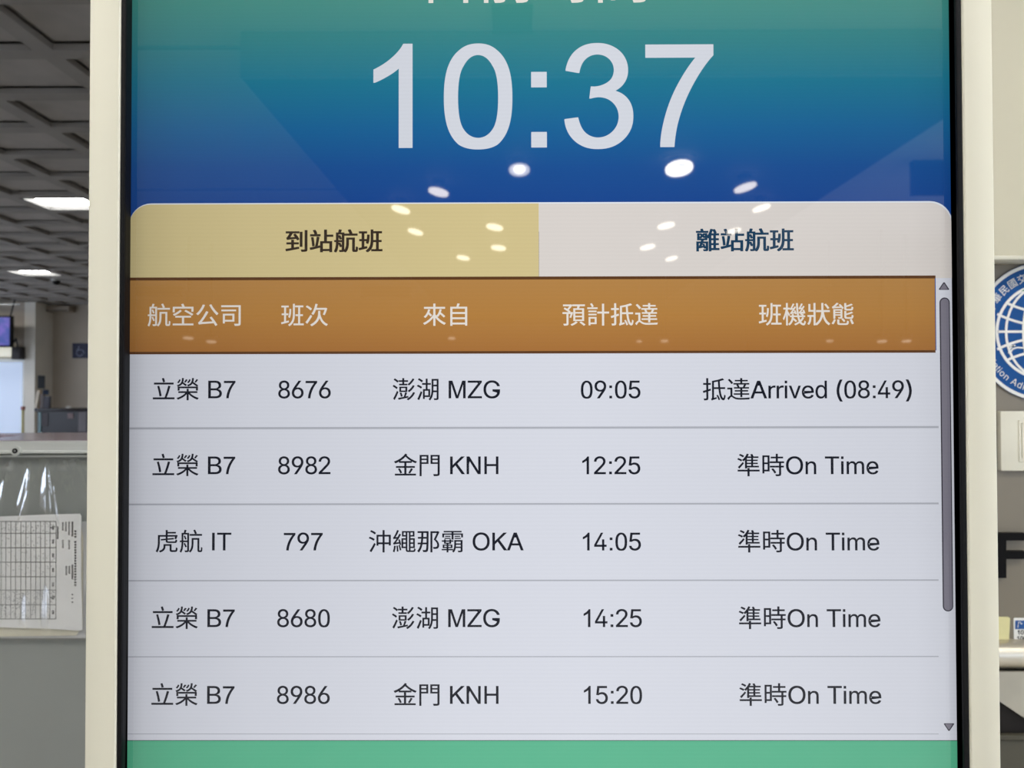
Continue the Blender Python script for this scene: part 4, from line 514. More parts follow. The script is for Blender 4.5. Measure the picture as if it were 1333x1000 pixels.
# dark opening sliver at the right end of the alcove
# television
YT = 12.45
t = thing('television', 'flat television with a blue picture hanging from the ceiling above the glass door', 'television', P(8, 452, YT))
a = P(-48, 411, YT); b_ = P(14.5, 452, YT)
MB().box(a.x, b_.x, YT, YT + .07, b_.z, a.z).build('housing', M_black, t, bevel=.01)
ms, nt, b = node_mat('television_picture'); L = nt.links.new
g = nt.nodes.new('ShaderNodeTexCoord'); n = nt.nodes.new('ShaderNodeTexNoise'); n.inputs['Scale'].default_value = 6; L(g.outputs['Object'], n.inputs['Vector'])
r = nt.nodes.new('ShaderNodeValToRGB'); r.color_ramp.elements[0].color = (*lin((60, 78, 160)), 1); r.color_ramp.elements[1].color = (*lin((108, 92, 186)), 1)
r.color_ramp.elements[0].position = .4; r.color_ramp.elements[1].position = .6
L(n.outputs['Fac'], r.inputs[0]); L(r.outputs[0], b.inputs['Emission Color']); b.inputs['Emission Strength'].default_value = .9; b.inputs['Base Color'].default_value = (.01, .01, .02, 1)
MB().box(a.x + .03, b_.x - .03, YT - .004, YT, b_.z + .03, a.z - .03).build('picture', ms, t)
x = P(16, 400, YT).x
MB().cyl((x - .05, YT + .03, a.z), (x + .02, YT + .03, CEIL), .012, n=8).build('hanging_rod', M_cable, t)
MB().cyl((x - .7, YT + .03, a.z), (x - .7, YT + .03, CEIL), .012, n=8).build('hanging_rod', M_cable, t)
zr = P(10, 396, YT).z
MB().box(x - .9, x + .1, YT + .02, YT + .04, zr - .01, zr + .01).build('rail', M_alu, t)
cab = MB()
pts = [P(15, 446, YT), P(18, 440, YT), P(20, 449, YT), P(19.5, 458, YT)]
for i in range(3): cab.cyl(pts[i] + Vector((0, .05, 0)), pts[i + 1] + Vector((0, .05, 0)), .014, n=6)
cab.build('cable', M_cable, t, smooth=True); seat(t)
# light box and door closer above the door
a = P(-60, 452.5, YP); b_ = P(21, 466, YP)
t = thing('door_header_box', 'long lit cream light box above the bright glass door', 'light box', (b_.x, YP, b_.z))
MB().box(a.x, b_.x, YP - .1, YP, b_.z, a.z).build('cover', emit('light_box_cover', (.9, .88, .68), .55), t, bevel=.008)
MB().box(a.x, b_.x, YP - .11, YP - .1, b_.z, b_.z + .012).build('edge_strip', M_black, t)
seat(t)
tag(MB().box(P(21, 452, YP).x, P(33, 452, YP).x, YP - .13, YP, P(21, 468.5, YP).z, P(21, 452, YP).z).build('wall_speaker', mat('dark_speaker', (58, 54, 56), .6), bevel=.01),
    'small dark box mounted between the glass door and the pillar', 'speaker')
# accessible toilet sign
a, b_ = P(95, 447, YB), P(118, 466.5, YB)
t = thing('accessible_sign', 'square navy wheelchair sign on the brownish alcove wall', 'sign', (b_.x, YB, b_.z))
MB().box(a.x, b_.x, YB - .02, YB, b_.z, a.z).build('board', M_navy, t)
sy = MB()
def seg(mb, p, q, wpx, Y, th=None):
    a, b = P(*p, Y), P(*q, Y); d = (b - a); n_ = Vector((-d.z, 0, d.x)).normalized() * wpx / 2 * Y / 1000
    vs = [a - n_, b - n_, b + n_, a + n_]
    pts = [(v.x, v.z) for v in vs]
    return mb.prism(pts, Y, Y + th) if th else flat(mb, pts, Y)
Ys = YB - .022
for p, q in (((102.6, 450.5), (102, 455)), ((102, 455), (107.5, 456)), ((107.5, 456), (110, 460)), ((100.5, 454.5), (99.6, 459))): seg(sy, p, q, 1.1, Ys)
for k in range(14):
    t0, t1 = [math.radians(100 + 250 * j / 14) for j in (k, k + 1)]
    seg(sy, (103.5 + 4 * math.cos(t0), 459.5 - 4 * math.sin(t0)), (103.5 + 4 * math.cos(t1), 459.5 - 4 * math.sin(t1)), 1.1, Ys)
sy.build('wheelchair_symbol', M_pale, t); seat(t)
# wall air conditioner high in the alcove
a, b_ = P(66, 399.8, YB), P(98, 407.5, YB)
t = thing('air_conditioner', 'long beige air conditioner high on the alcove wall under the ceiling', 'air conditioner', (a.x, YB, b_.z))
mac = mat('beige_plastic', (178, 166, 150), .5)
MB().box(a.x, b_.x, YB - .2, YB, b_.z, a.z).build('housing', mac, t, bevel=.015)
MB().box(a.x + .03, b_.x - .03, YB - .205, YB - .2, b_.z + .015, b_.z + .03).build('outlet_slot', M_darkcab, t); seat(t)
# notices on the pillar's side and the alcove wall
XPs = xp1
def sidepic(name, lab, u0, v0, u1, v1, m, cat, th=.006):
    # stands on the pillar's side wall (faces +x): depth from the column
    y0 = XPs / ((R @ Vector(((u0 - 666.5) / 1000, 0, -1))).x / (R @ Vector(((u0 - 666.5) / 1000, 0, -1))).y)
    y1 = XPs / ((R @ Vector(((u1 - 666.5) / 1000, 0, -1))).x / (R @ Vector(((u1 - 666.5) / 1000, 0, -1))).y)
    y0, y1 = max(y0, YP + .01), min(y1, YB - .01)
    z0, z1 = P(u0, v1, (y0 + y1) / 2).z, P(u0, v0, (y0 + y1) / 2).z
    return tag(MB().box(XPs, XPs + th, y0, y1, z0, z1).build(name, m), lab, cat)
sidepic('poster', 'blue-grey poster on the shaded side of the pillar', 49, 489, 58, 506, mat('blue_grey_poster', (92, 104, 122), .6, noise=.15, scale=9), 'poster')
sidepic('poster', 'small blue notice below the blue-grey poster', 55.5, 507.5, 63, 514, mat('blue_notice', (84, 108, 156), .6, noise=.15, scale=14), 'notice')
# counter of dark granite far back, with leaflets and a binder on it
YC = 11.0
xc0 = P(44, 545, YC).x; zc = P(60, 531.5, YC).z
t = thing('service_counter', 'dark polished stone service counter in front of the alcove', 'counter', (-5, YC, 0))
MB().box(xc0 + .03, -1.5, YC + .03, YC + .6, 0, zc - .05).build('front_panel', M_granite, t)
MB().box(xc0, -1.5, YC, YC + .65, zc - .05, zc).build('counter_top', M_granite, t, bevel=.01)
mt = mat('teal_glass_edge', (92, 128, 132), .15)
MB().box(xc0 + .05, xc0 + .09, YC + .015, YC + .03, .1, zc - .06).build('glass_edge', mt, t)
for k, (u0, v0, u1, v1, c) in enumerate(((54, 538, 62, 555, (72, 68, 74)), (88, 538, 95, 545, (128, 110, 112)), (102, 534, 112, 562, (120, 116, 122)))):
    quadpx(MB(), u0, v0, u1, v1, YC + .02, YC + .03).build('front_notice', mat('muted_notice_%d' % k, c, .5), t)
seat(t)
def onc(name, lab, cat, u0, v0, u1, c, dy=.15, lean=0):
    Y = YC + dy; a = P(u0, v0, Y); b = P(u1, v0, Y)
    m = MB(); m.add([(a.x, Y, zc), (b.x, Y, zc), (b.x + lean, Y + .02, a.z), (a.x + lean, Y + .02, a.z), (a.x, Y + .05, zc), (b.x, Y + .05, zc), (b.x + lean, Y + .06, a.z), (a.x + lean, Y + .06, a.z)],
        [(0, 1, 2, 3), (5, 4, 7, 6), (4, 0, 3, 7), (1, 5, 6, 2), (3, 2, 6, 7), (4, 5, 1, 0)])
    tag(m.build(name, mat(name + '_colour', c, .6, noise=.06, scale=12)), lab, cat)
onc('white_folder', 'narrow white folder leaning at the left end of the dark counter', 'folder', 44.5, 509, 47.5, (236, 226, 208), lean=.03)
onc('leaflet', 'orange leaflet standing beside the white folder', 'leaflet', 48.6, 508, 51, (176, 130, 72), dy=.22)
onc('brochure', 'grey brochure standing on the dark counter', 'brochure', 51.5, 513, 55.5, (112, 104, 104))
onc('booklet', 'dark green booklet standing at the right of the grey brochure', 'booklet', 56, 516, 63.5, (78, 78, 88))
tag(MB().cyl(P(86.5, 530.5, YC + .2) * 1, P(91.5, 530.5, YC + .2), .022, n=12).build('paper_roll', M_print, smooth=True), 'small white roll lying on the dark counter', 'roll')
# barrier post
a, b_ = P(28, 531, 11.6), P(31.3, 531, 11.6)
t = thing('barrier_post', 'pale post with a reddish cap between glass door and pillar', 'post', ((a.x + b_.x) / 2, 11.6, 0))
MB().cyl(((a.x + b_.x) / 2, 11.6, 0), ((a.x + b_.x) / 2, 11.6, a.z - .02), .02).build('shaft', M_yellow, t, smooth=True)
MB().cyl(((a.x + b_.x) / 2, 11.6, a.z - .03), ((a.x + b_.x) / 2, 11.6, a.z + .02), .03).build('cap', mat('reddish_cap', (190, 130, 120), .5), t, smooth=True)
MB().cyl(((a.x + b_.x) / 2, 11.6, 0), ((a.x + b_.x) / 2, 11.6, .02), .14).build('base', M_alu, t, smooth=True)
seat(t)

# ------------------------------------------------------------ near counter with the plastic sleeve (left)
YN = 1.35
t = thing('partition_counter', 'grey laminate counter with a metal rail and glossy purple-grey top, left of the kiosk', 'counter', (-1.2, YN + .15, 0))
xn1 = -.62
zr = P(50, 574.6, YN).z; zr2 = P(50, 588.5, YN).z; zr3 = P(50, 594, YN).z
MB().box(-2.6, xn1, YN + .012, YN + .34, 0, zr - .01).build('body', M_panel, t)
tp = MB()
pl = [(P(0, 574, YN).x - .06, YN + .03), (xn1, YN + .03), (xn1, YN + .345), (-1.16, YN + .31), (-1.0, YN + .2)]
tp.add([(x, y, zr - .01) for x, y in pl] + [(x, y, zr + .0005) for x, y in pl], [tuple(range(4, -1, -1)), tuple(range(5, 10))] + [(i, (i + 1) % 5, (i + 1) % 5 + 5, i + 5) for i in range(5)])
tp.build('top', M_top, t)
# rail: rounded lip, flat face, groove, lower lip
prof = [(YN + .02, zr), (YN + .003, zr), (YN, zr - .002), (YN, zr2 + .003), (YN - .004, zr2 + .001), (YN - .004, zr2 - .002), (YN + .004, zr2 - .003), (YN + .008, zr3 + .003), (YN + .003, zr3 + .001), (YN + .003, zr3 - .002), (YN + .02, zr3 - .002)]
rl = MB(); n = len(prof)
rl.add([(-2.6, y, z) for y, z in prof] + [(xn1, y, z) for y, z in prof], [(i, i + n, (i + 1) % n + n, (i + 1) % n) for i in range(n)] + [tuple(range(n)), tuple(range(2 * n - 1, n - 1, -1))])
rl.build('rail', M_alu, t, smooth=True)
c = P(20.5, 587, YN - .004)
sc_ = MB().cyl((c.x, YN - .006, c.z), (c.x, YN, c.z), .0085, n=20).build('screw_washer', M_alu, t, smooth=True)
sh = MB(); sh.cyl((c.x, YN - .0075, c.z), (c.x, YN - .006, c.z), .0045, n=18).build('screw_recess', M_black, t)
MB().cyl((c.x, YN - .010, c.z), (c.x, YN - .007, c.z), .001, .0026, n=14).build('screw_head', M_chrome, t, smooth=True)
seat(t)
# papers behind the film
def sheet(name, lab, pts, Y, m=M_paper, th=.0006, bump=0):
    mb = MB().prism([(P(u, v, Y).x, P(u, v, Y).z) for u, v in pts], Y, Y + th)
    return tag(mb.build(name, m), lab, 'paper')
s3 = sheet('backing_sheet', 'grey backing sheet sticking out furthest to the right in the sleeve', [(-40, 679), (113.5, 679), (112.5, 831), (-40, 831)], YN + .0035, mat('grey_sheet', (196, 196, 196), .8))
s2 = sheet('under_sheet', 'cream sheet whose lower edge shows below the printed form', [(-40, 675), (104, 678), (108, 700), (107.5, 815), (99, 827.5), (4, 829), (-40, 829)], YN + .002, mat('cream_sheet', (222, 216, 196), .8))
pts = [(-40, 674.5), (0, 672.6), (60, 670), (103.5, 669), (105.6, 672), (105.2, 700), (105.6, 760), (106.8, 800), (107, 820), (104, 821.5), (60, 818.7), (0, 817), (-40, 816)]
Yf = YN - .001
frm = thing('printed_form', 'white printed form with a ruled table turned sideways inside the clear sleeve', 'paper', (P(50, 745, Yf).x, Yf, P(50, 821, Yf).z))
MB().prism([(P(u, v, Yf).x, P(u, v, Yf).z) for u, v in pts], Yf, Yf + .0006).build('sheet', M_paper, frm)
ln = MB(); Yl = Yf - .0004
vx = [-26, -20, -13, -6, 1.5, 7.5, 14, 20.2, 27, 33.5, 40, 46.5, 52.5, 58.5, 65, 72.7]
for u in vx: seg(ln, (u, 679), (u - .3, 806), .62, Yl)
for v, e in ((679, 73), (694.5, 73), (713.3, 73), (732, 73), (751, 73), (768.5, 73), (787.5, 73), (806, 73)): seg(ln, (-30, v), (e, v), .7, Yl)
ln.build('ruled_table', M_line, frm)
wr = MB()
def jot(u, v, w_=1.2, h_=.8):
    w_ *= 1.2; h_ *= 1.35
    seg(wr, (u, v), (u + w_, v + random.uniform(-.3, .3)), h_, Yl)
for u0, u1, rows in ((96.5, 98.8, range(707, 765)),):
    v = 691.5
    while v < 764:
        if not 701 < v < 705: jot(u0, v, 2.4, .9); jot(u0 + .3, v + 1.2, 1.8, .5)
        v += 3.5
for u0, a_, b2, st in ((93, 680, 699, 1.5), (88.7, 680, 697, 2), (84.6, 680.5, 692, 2.1), (80.6, 681, 691, 2.2), (73.8, 686, 702, 1.7), (88.6, 704, 716, 2.1), (80.6, 704, 714, 2.2), (89, 738, 748, 2), (85, 738, 750, 2), (93, 736, 754, 1.6), (93, 774, 788, 5)):
    v = a_
    while v < b2: jot(u0, v, 1.8, .8); v += st
for vc in (687, 705, 723, 742, 761, 778, 797):
    for du, dv in ((0, -1.5), (0, .3), (0, 2)): jot(67.5, vc + dv, 2.3, .7)
    if vc in (687, 778): jot(65.2, vc, 1.6, .7); jot(69.8, vc - 1, 1.6, .7)
wr.build('printed_text', M_ink, frm)
hw = MB()
mh = mat('handwriting', (88, 88, 98), .8)
for i, u in enumerate(vx[:-1]):
    for v0, v1, den in ((681, 693, 6), (697, 711, 2), (716, 730, 2), (735, 749, 2)):
        for k in range(den):
            a_ = (u + random.uniform(1, 5), random.uniform(v0, v1)); seg(hw, a_, (a_[0] + random.uniform(-1.6, 1.6), a_[1] + random.uniform(-1.5, 1.5)), .45, Yl)
hw.build('handwriting', mh, frm)
hc = MB()
for i, u in enumerate(vx[:-1]):
    for v0, v1, den in ((769.5, 786.5, 16), (788.5, 805, 15)):
        if u > 40 and v0 > 780 and random.random() < .4: continue
        for k in range(den):
            a_ = (u + random.uniform(.8, 5.4), random.uniform(v0, v1)); seg(hc, a_, (a_[0] + random.uniform(-1.5, 1.5), a_[1] + random.uniform(-1.2, 1.2)), .5, Yl)
hc.build('dense_entries', mat('blue_black_ink', (46, 58, 76), .8), frm); seat(frm)
# clear film
mf, nt, b = node_mat('clear_film'); L = nt.links.new
nt.nodes.remove(b); out = nt.nodes['Material Output']
tr = nt.nodes.new('ShaderNodeBsdfTransparent'); tr.inputs[0].default_value = (.96, .965, .965, 1)
gs = nt.nodes.new('ShaderNodeBsdfGlossy'); gs.inputs['Roughness'].default_value = .09; gs.inputs[0].default_value = (1, 1, 1, 1)
lw = nt.nodes.new('ShaderNodeLayerWeight'); lw.inputs['Blend'].default_value = .35
mr = nt.nodes.new('ShaderNodeMapRange'); mr.inputs[3].default_value = .12; mr.inputs[4].default_value = .5; L(lw.outputs['Fresnel'], mr.inputs[0])
mx = nt.nodes.new('ShaderNodeMixShader'); L(mr.outputs[0], mx.inputs[0]); L(tr.outputs[0], mx.inputs[1]); L(gs.outputs[0], mx.inputs[2]); L(mx.outputs[0], out.inputs[0])
tcn = nt.nodes.new('ShaderNodeTexCoord'); mpn = nt.nodes.new('ShaderNodeMapping'); mpn.inputs['Scale'].default_value = (1, 1, .3); nn = nt.nodes.new('ShaderNodeTexNoise')
nn.inputs['Scale'].default_value = 28; nn.inputs['Detail'].default_value = 3; bpn = nt.nodes.new('ShaderNodeBump'); bpn.inputs['Strength'].default_value = .35; bpn.inputs['Distance'].default_value = .01
L(tcn.outputs['Object'], mpn.inputs[0]); L(mpn.outputs[0], nn.inputs['Vector']); L(nn.outputs['Fac'], bpn.inputs['Height']); L(bpn.outputs[0], gs.inputs['Normal'])
sl = MB(); NU, NV = 260, 110
u0, u1, v0, v1 = -60, 120, 597, 834
ridges = [(61.5, 7, 602, 674, 2.2, .62), (59.5, 0, 606, 670, 2.4, .6), (38, -6, 604, 670, 2.2, .55), (33, -10, 622, 668, 1.2, .4), (6, -8, 622, 670, 2.4, .5), (100, 12, 600, 650, 3, .2), (61, 1, 757, 828, 2.5, .6), (34, -1, 772, 818, 2.3, .55), (36, -14, 640, 690, 1, .3),
          (84, 2, 600, 612, 3, .3), (97, -3, 598, 606, 3, .3), (70, 9, 630, 690, 1.0, .3), (15, -4, 600, 612, 3, .3), (92, -3, 745, 812, 4, .15)]
for j in range(NV + 1):
    for i in range(NU + 1):
        u = u0 + (u1 - u0) * i / NU; v = v0 + (v1 - v0) * j / NV
        h = .0011 + .0004 * math.sin(u * .09 + v * .02)
        for cu, sk, a_, b2, wd, amp in ridges:
            if a_ < v < b2:
                s = (v - a_) / (b2 - a_); cx = cu + sk * s
                e = math.sin(math.pi * min(1, s * 1.02)) ** .6
                q_ = (u - cx) / (wd * (.5 + .8 * s)); h += amp * .0052 * e * (max(0, 1 + q_ / 3.6) ** 1.2 if q_ < 0 else max(0, 1 - q_ / 1.5))
        Y = YN - .0025 - h
        sl.v.append(tuple(P(u, v, Y)))
for j in range(NV):
    for i in range(NU):
        a_ = j * (NU + 1) + i; sl.f.append((a_, a_ + NU + 1, a_ + NU + 2, a_ + 1)); sl.mi.append(0)
tag(sl.build('plastic_sleeve', mf, smooth=True), 'crinkled clear plastic sleeve hanging below the metal rail over the papers', 'sleeve')

# ------------------------------------------------------------ wall on the right
YW = 1.5
xw = .55
struct(MB().box(xw, XR, YW, YW + .12, 0, CEIL).build('wall_right', M_taupe))
zq = P(1315, 334, YW - .05).z
MB().box(xw, 2.6, YW - .05, YW - .0005, zq + .002, 2.7).build('wall_right_upper', M_wallcream, None, bevel=.002).__setitem__('kind', 'structure')
MB().box(xw, 2.6, YW - .052, YW, zq - .006, zq + .002).build('trim_6', M_ivory, None, bevel=.0015).__setitem__('kind', 'structure')
# round emblem
Y = YW - .004
def circ(cx, cy, r, Y, n=96): return [(P(cx + r * math.cos(t), cy - r * math.sin(t), Y).x, P(cx + r * math.cos(t), cy - r * math.sin(t), Y).z) for t in [2 * math.pi * k / n for k in range(n)]]
cx, cy = 1358.3, 431.8
t = thing('round_emblem', 'round blue aviation authority emblem with a white globe on the taupe wall', 'emblem', (P(cx, cy, YW).x, YW, P(cx, cy + 91, YW).z))
MB().prism(circ(cx, cy, 90.8, YW), Y, YW).build('disc', M_blue, t, smooth=True)
def annulus(mb, r0, r1, Y, n=96):
    A_, B_ = circ(cx, cy, r0, Y, n), circ(cx, cy, r1, Y, n)
    return mb.add([(x, Y, z) for x, z in A_] + [(x, Y, z) for x, z in B_], [(i, i + n, (i + 1) % n + n, (i + 1) % n) if r1 < 0 else (i, (i + n), (i + 1) % n + n, (i + 1) % n) for i in range(n)])
annulus(MB(), 85.6, 90, Y - .0006).build('white_rim', M_print, t)
gb = annulus(MB(), 58.5, 62.3, Y - .0006)
def poly(mb, pts, w_, Y):
    for i in range(len(pts) - 1): seg(mb, pts[i], pts[i + 1], w_, Y)
Yg = Y - .0006
poly(gb, [(cx - 60, cy), (cx + 60, cy)], 3.2, Yg)
for sgn in (1, -1):
    poly(gb, [(cx + x, cy - sgn * (8.2 + .0041 * x * x)) for x in range(-60, 61, 6)], 3.2, Yg - .0001)
    poly(gb, [(cx + x, cy - sgn * (25.8 + .0051 * x * x)) for x in range(-48, 49, 6)], 3.2, Yg - .0001)
for a_ in (48.5, 26):
    poly(gb, [(cx + a_ * math.cos(q), cy - 60 * math.sin(q)) for q in [2 * math.pi * k / 40 for k in range(41)]], 3.2, Yg - .0002)
poly(gb, [(cx, cy - 60), (cx, cy + 60)], 3.2, Yg - .0002)
gb.build('globe_lines', M_print, t)
bd = MB()
for p in ([(1313.5, 460), (1314, 455), (1317.5, 451), (1322, 449.5)], [(1316, 458.5), (1318, 454.5), (1324, 452.5), (1345, 453.5)], [(1313, 450.5), (1320, 450)]): poly(bd, p, 2.0, Yg - .0004)
bd.build('bird_outline', M_print, t)
flat(MB(), [(P(*q, Yg).x, P(*q, Yg).z) for q in ((1329, 379), (1334, 376.5), (1342, 375), (1340, 379.5))], Yg - .0005).build('green_leaf', M_green, t)
tx = MB()
def polar(mb, ch, ang, r, size, up, Y, cjk=True):
    vs, fs, adv = glyph(ch)
    o = P(cx, cy, Y); k = Y / 1000; s = size / 1000
    a_ = math.radians(ang); ccx, ccz = math.cos(a_) * r * k, math.sin(a_) * r * k
    rot = a_ - math.pi / 2 if up else a_ + math.pi / 2
    xs_ = [v[0] for v in vs]; mx_ = (min(xs_) + max(xs_)) / 2; my = 380 if cjk else 340
    ca, sa = math.cos(rot), math.sin(rot)
    for bx in (0,):
        mb.add([(o.x + ccx + ((v[0] - mx_ + bx) * ca - (v[1] - my) * sa) * s * k, Y, o.z + ccz + ((v[0] - mx_ + bx) * sa + (v[1] - my) * ca) * s * k) for v in vs], fs)
for i, ch in enumerate('中華民國交通部民用航空局'): polar(tx, ch, 154.5 - 10.8 * i, 74, 12.6, True, Yg)
tx.build('chinese_ring_text', M_print, t)
tx = MB(); s_ = 'Civil Aviation Administration'
pos = []; x_ = 0
for ch in s_: w_ = LAT[ch][0] if ch in LAT else 278; pos.append(x_ + w_ / 2); x_ += w_
for ch, p_ in zip(s_, pos):
    if ch != ' ': polar(tx, ch, 239.6 + (p_ - pos[15]) * 13.2 / 1000 / 76 * 57.3, 76, 12.0, False, Yg, False)
tx.build('english_ring_text', M_print, t); seat(t)
# switch plate
t = thing('wall_socket_plate', 'ivory wall plate with raised double frame below the round emblem', 'wall plate', (P(1330, 600, YW).x, YW, P(1330, 613, YW).z))
pts = roundpx(1302.5, 535.5, 1372, 613, YW - .012, 2)
MB().prism(pts, YW - .012, YW).build('plate', M_ivory, t, bevel=.0012)
def rr(u0, v0, u1, v1, Y): a = P(u0, v0, Y); b = P(u1, v1, Y); return (a.x, b.x, b.z, a.z)
MB().ring(rr(1326.5, 547, 1350, 601.5, YW - .014), rr(1329.5, 550.5, 1347, 597, YW - .014), YW - .0135, YW - .012).build('inner_frame', M_ivory, t, bevel=.0005)
MB().ring(rr(1330.6, 551.6, 1346, 596, YW - .014), rr(1333, 553.6, 1344, 594, YW - .014), YW - .014, YW - .012).build('socket_frame', M_ivory, t, bevel=.0005)
seat(t)
# black letter
fl = MB()
def pq(u, v, Y): a = P(u, v, Y); return (a.x, a.z)
Yq = YW - .012
fl.prism([pq(*q, Yq) for q in ((1300, 694.5), (1337, 694.5), (1337, 704), (1310.3, 704), (1310.3, 718), (1336, 718), (1336, 728), (1310.3, 728), (1310.3, 752.8), (1300, 752.8))], Yq, YW)
tag(fl.build('wall_letter', M_ink), 'raised black capital letter F on the taupe wall', 'letter')
# yellow card
tag(MB().prism([pq(*q, YW) for q in ((1296, 803), (1312, 803.2), (1314.3, 804.6), (1313.6, 820), (1312.7, 835), (1296, 835))], YW - .002, YW).build('yellow_card', M_yellow),
    'pale yellow card stuck to the wall beside the kiosk edge', 'card')
# number sticker
t = thing('number_label', 'white sticker with a blue heading and black numbers right of the yellow card', 'label', (P(1330, 837, YW).x, YW, P(1330, 837, YW).z))
MB().prism(roundpx(1319.3, 804.5, 1362, 837.5, YW, 2), YW - .001, YW).build('sheet', M_print, t)
quadpx(MB(), 1321.6, 808, 1360, 819.3, YW - .0013).build('blue_heading', mat('label_blue', (22, 82, 150), .5), t)
hd = MB()
for p in ([(1326.5, 809.5), (1325.5, 814)], [(1325.8, 812), (1325, 817.5)], [(1328, 809.5), (1329.5, 813), (1331, 811.5)]): poly(hd, p, .9, YW - .0016)
hd.build('heading_mark', M_print, t)
nb = MB(); write(nb, '101', 1330.5, 826.3, 8, YW - .0014, bold=22); write(nb, '100', 1330.5, 834.2, 8, YW - .0014, bold=22)
nb.build('numbers', M_ink, t); seat(t)
# steel bumper rail, cover plate and dark cabinet below
zt0, zt1 = P(1315, 842, YW - .04).z, P(1315, 879, YW - .04).z
t = thing('steel_rail', 'rounded brushed steel bumper rail along the wall below the stickers', 'rail', (1.0, YW, zt1))
rc = (zt0 + zt1) / 2; rh = (zt0 - zt1) / 2
pr = [(YW, rc + rh * 1.08)] + [(YW - .006 - .024 * math.cos(q), rc + rh * math.sin(q)) for q in [math.radians(90 - 12 * k) for k in range(16)]] + [(YW, rc - rh)]
mb = MB(); n = len(pr); mb.add([(xw, y, z) for y, z in pr] + [(2.6, y, z) for y, z in pr], [(i, i + n, (i + 1) % n + n, (i + 1) % n) for i in range(n)] + [tuple(range(n)), tuple(range(2 * n - 1, n - 1, -1))])
mb.build('tube', M_steel, t, smooth=True); seat(t)
Yk = YW - .03
t = thing('wall_cabinet', 'low dark cabinet with an olive front under the steel rail', 'cabinet', (1.2, YW, 0))
ztop = P(1315, 880, Yk).z
MB().box(xw, 2.6, Yk + .01, YW, 0, P(1315, 957, Yk).z).box(xw, 2.6, Yk + .005, YW, P(1315, 957, Yk).z, zt1 - .001).build('dark_body', M_darkcab, t)
MB().box(xw, 2.6, Yk - .006, Yk + .01, P(1315, 962.5, Yk).z, P(1315, 956, Yk).z).build('ledge', M_olive, t, bevel=.001)
MB().box(xw, 2.6, Yk, Yk + .01, .05, P(1315, 964.5, Yk).z).build('front', M_olive, t)
seat(t)
pp = [(1290, 874.5), (1420, 874.5), (1420, 985), (1333, 934.5), (1303, 914.5), (1290, 906)]
tag(MB().prism([pq(*q, Yk) for q in pp], Yk - .002, Yk + .005).build('steel_cover_plate', mat('satin_steel', (178, 172, 156), .28, .55, noise=.03, scale=14)),
    'satin steel cover plate cut off diagonally under the bumper rail', 'plate')

# ------------------------------------------------------------ information kiosk
K = thing('information_kiosk', 'tall cream flight information kiosk with a large portrait display', 'kiosk', (P(700, 500, D).x, D + .05, 0))
YA = D - .012                       # case front
ux = lambda u, Y: P(u, 500, Y).x
zt, zb = 1.99, .76
co = (ux(112.6, YA), ux(1298, YA), .06, 2.07)
ci = (ux(153.3, YA + .0), ux(1258.3, YA), zb - .025, zt + .025)
MB().ring(co, ci, YA, D + .09).build('case', M_case, K, bevel=.0022, segs=3)
MB().box(co[0] + .01, co[1] - .01, D + .02, D + .088, .1, 2.05).build('back_housing', M_case, K)
MB().box(co[0] - .05, co[1] + .05, D - .15, D + .28, 0, .06).build('base_plate', M_case, K, bevel=.004)
bi = (SX0, SX1, zb, zt)
mb = MB(); Ybz = YA + .0015
bo = (ci[0], ci[1], ci[2], ci[3]); bm_ = (ux(160.5, Ybz), ux(1250, Ybz), zb - .01, zt + .01)
mb.ring(bo, bm_, Ybz, D + .01).ring((bm_[0], bm_[1], bm_[2], bm_[3]), bi, Ybz + .002, D + .01)
mb.build('bezel', M_black, K, bevel=.0006)
zh = P(700, 266, D).z; z00 = P(700, 0, D).z
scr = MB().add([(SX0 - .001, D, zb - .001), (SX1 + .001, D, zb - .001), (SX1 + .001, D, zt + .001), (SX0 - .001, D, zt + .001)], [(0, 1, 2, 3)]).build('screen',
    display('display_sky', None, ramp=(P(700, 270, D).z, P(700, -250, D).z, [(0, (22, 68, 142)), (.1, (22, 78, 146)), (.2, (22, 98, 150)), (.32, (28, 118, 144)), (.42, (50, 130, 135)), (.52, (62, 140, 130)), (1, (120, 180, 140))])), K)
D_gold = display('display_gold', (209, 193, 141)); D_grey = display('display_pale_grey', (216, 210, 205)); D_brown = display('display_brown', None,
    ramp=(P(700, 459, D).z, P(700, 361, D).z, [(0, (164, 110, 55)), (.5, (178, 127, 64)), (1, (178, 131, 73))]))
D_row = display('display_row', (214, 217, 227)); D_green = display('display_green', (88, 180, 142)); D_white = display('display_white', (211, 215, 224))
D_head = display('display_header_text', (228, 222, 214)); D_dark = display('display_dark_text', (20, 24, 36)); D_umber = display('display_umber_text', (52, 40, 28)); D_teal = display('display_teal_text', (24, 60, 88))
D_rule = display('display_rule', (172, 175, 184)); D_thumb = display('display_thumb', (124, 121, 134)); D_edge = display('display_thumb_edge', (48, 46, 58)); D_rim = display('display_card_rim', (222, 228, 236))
e1, e2, e3, e4 = D - .0002, D - .0004, D - .0006, D - .0008
def put(mb, name, m, label=None):
    o = mb.build(name, m, scr)
    if label: o['label'] = label
    return o
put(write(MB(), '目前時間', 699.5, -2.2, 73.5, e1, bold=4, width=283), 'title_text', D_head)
put(write(MB(), '10:37', 707.5, 191.2, 189.2, e1, big=True, bold=4, boldz=1), 'clock_text', D_white, 'large white clock digits reading 10:37')
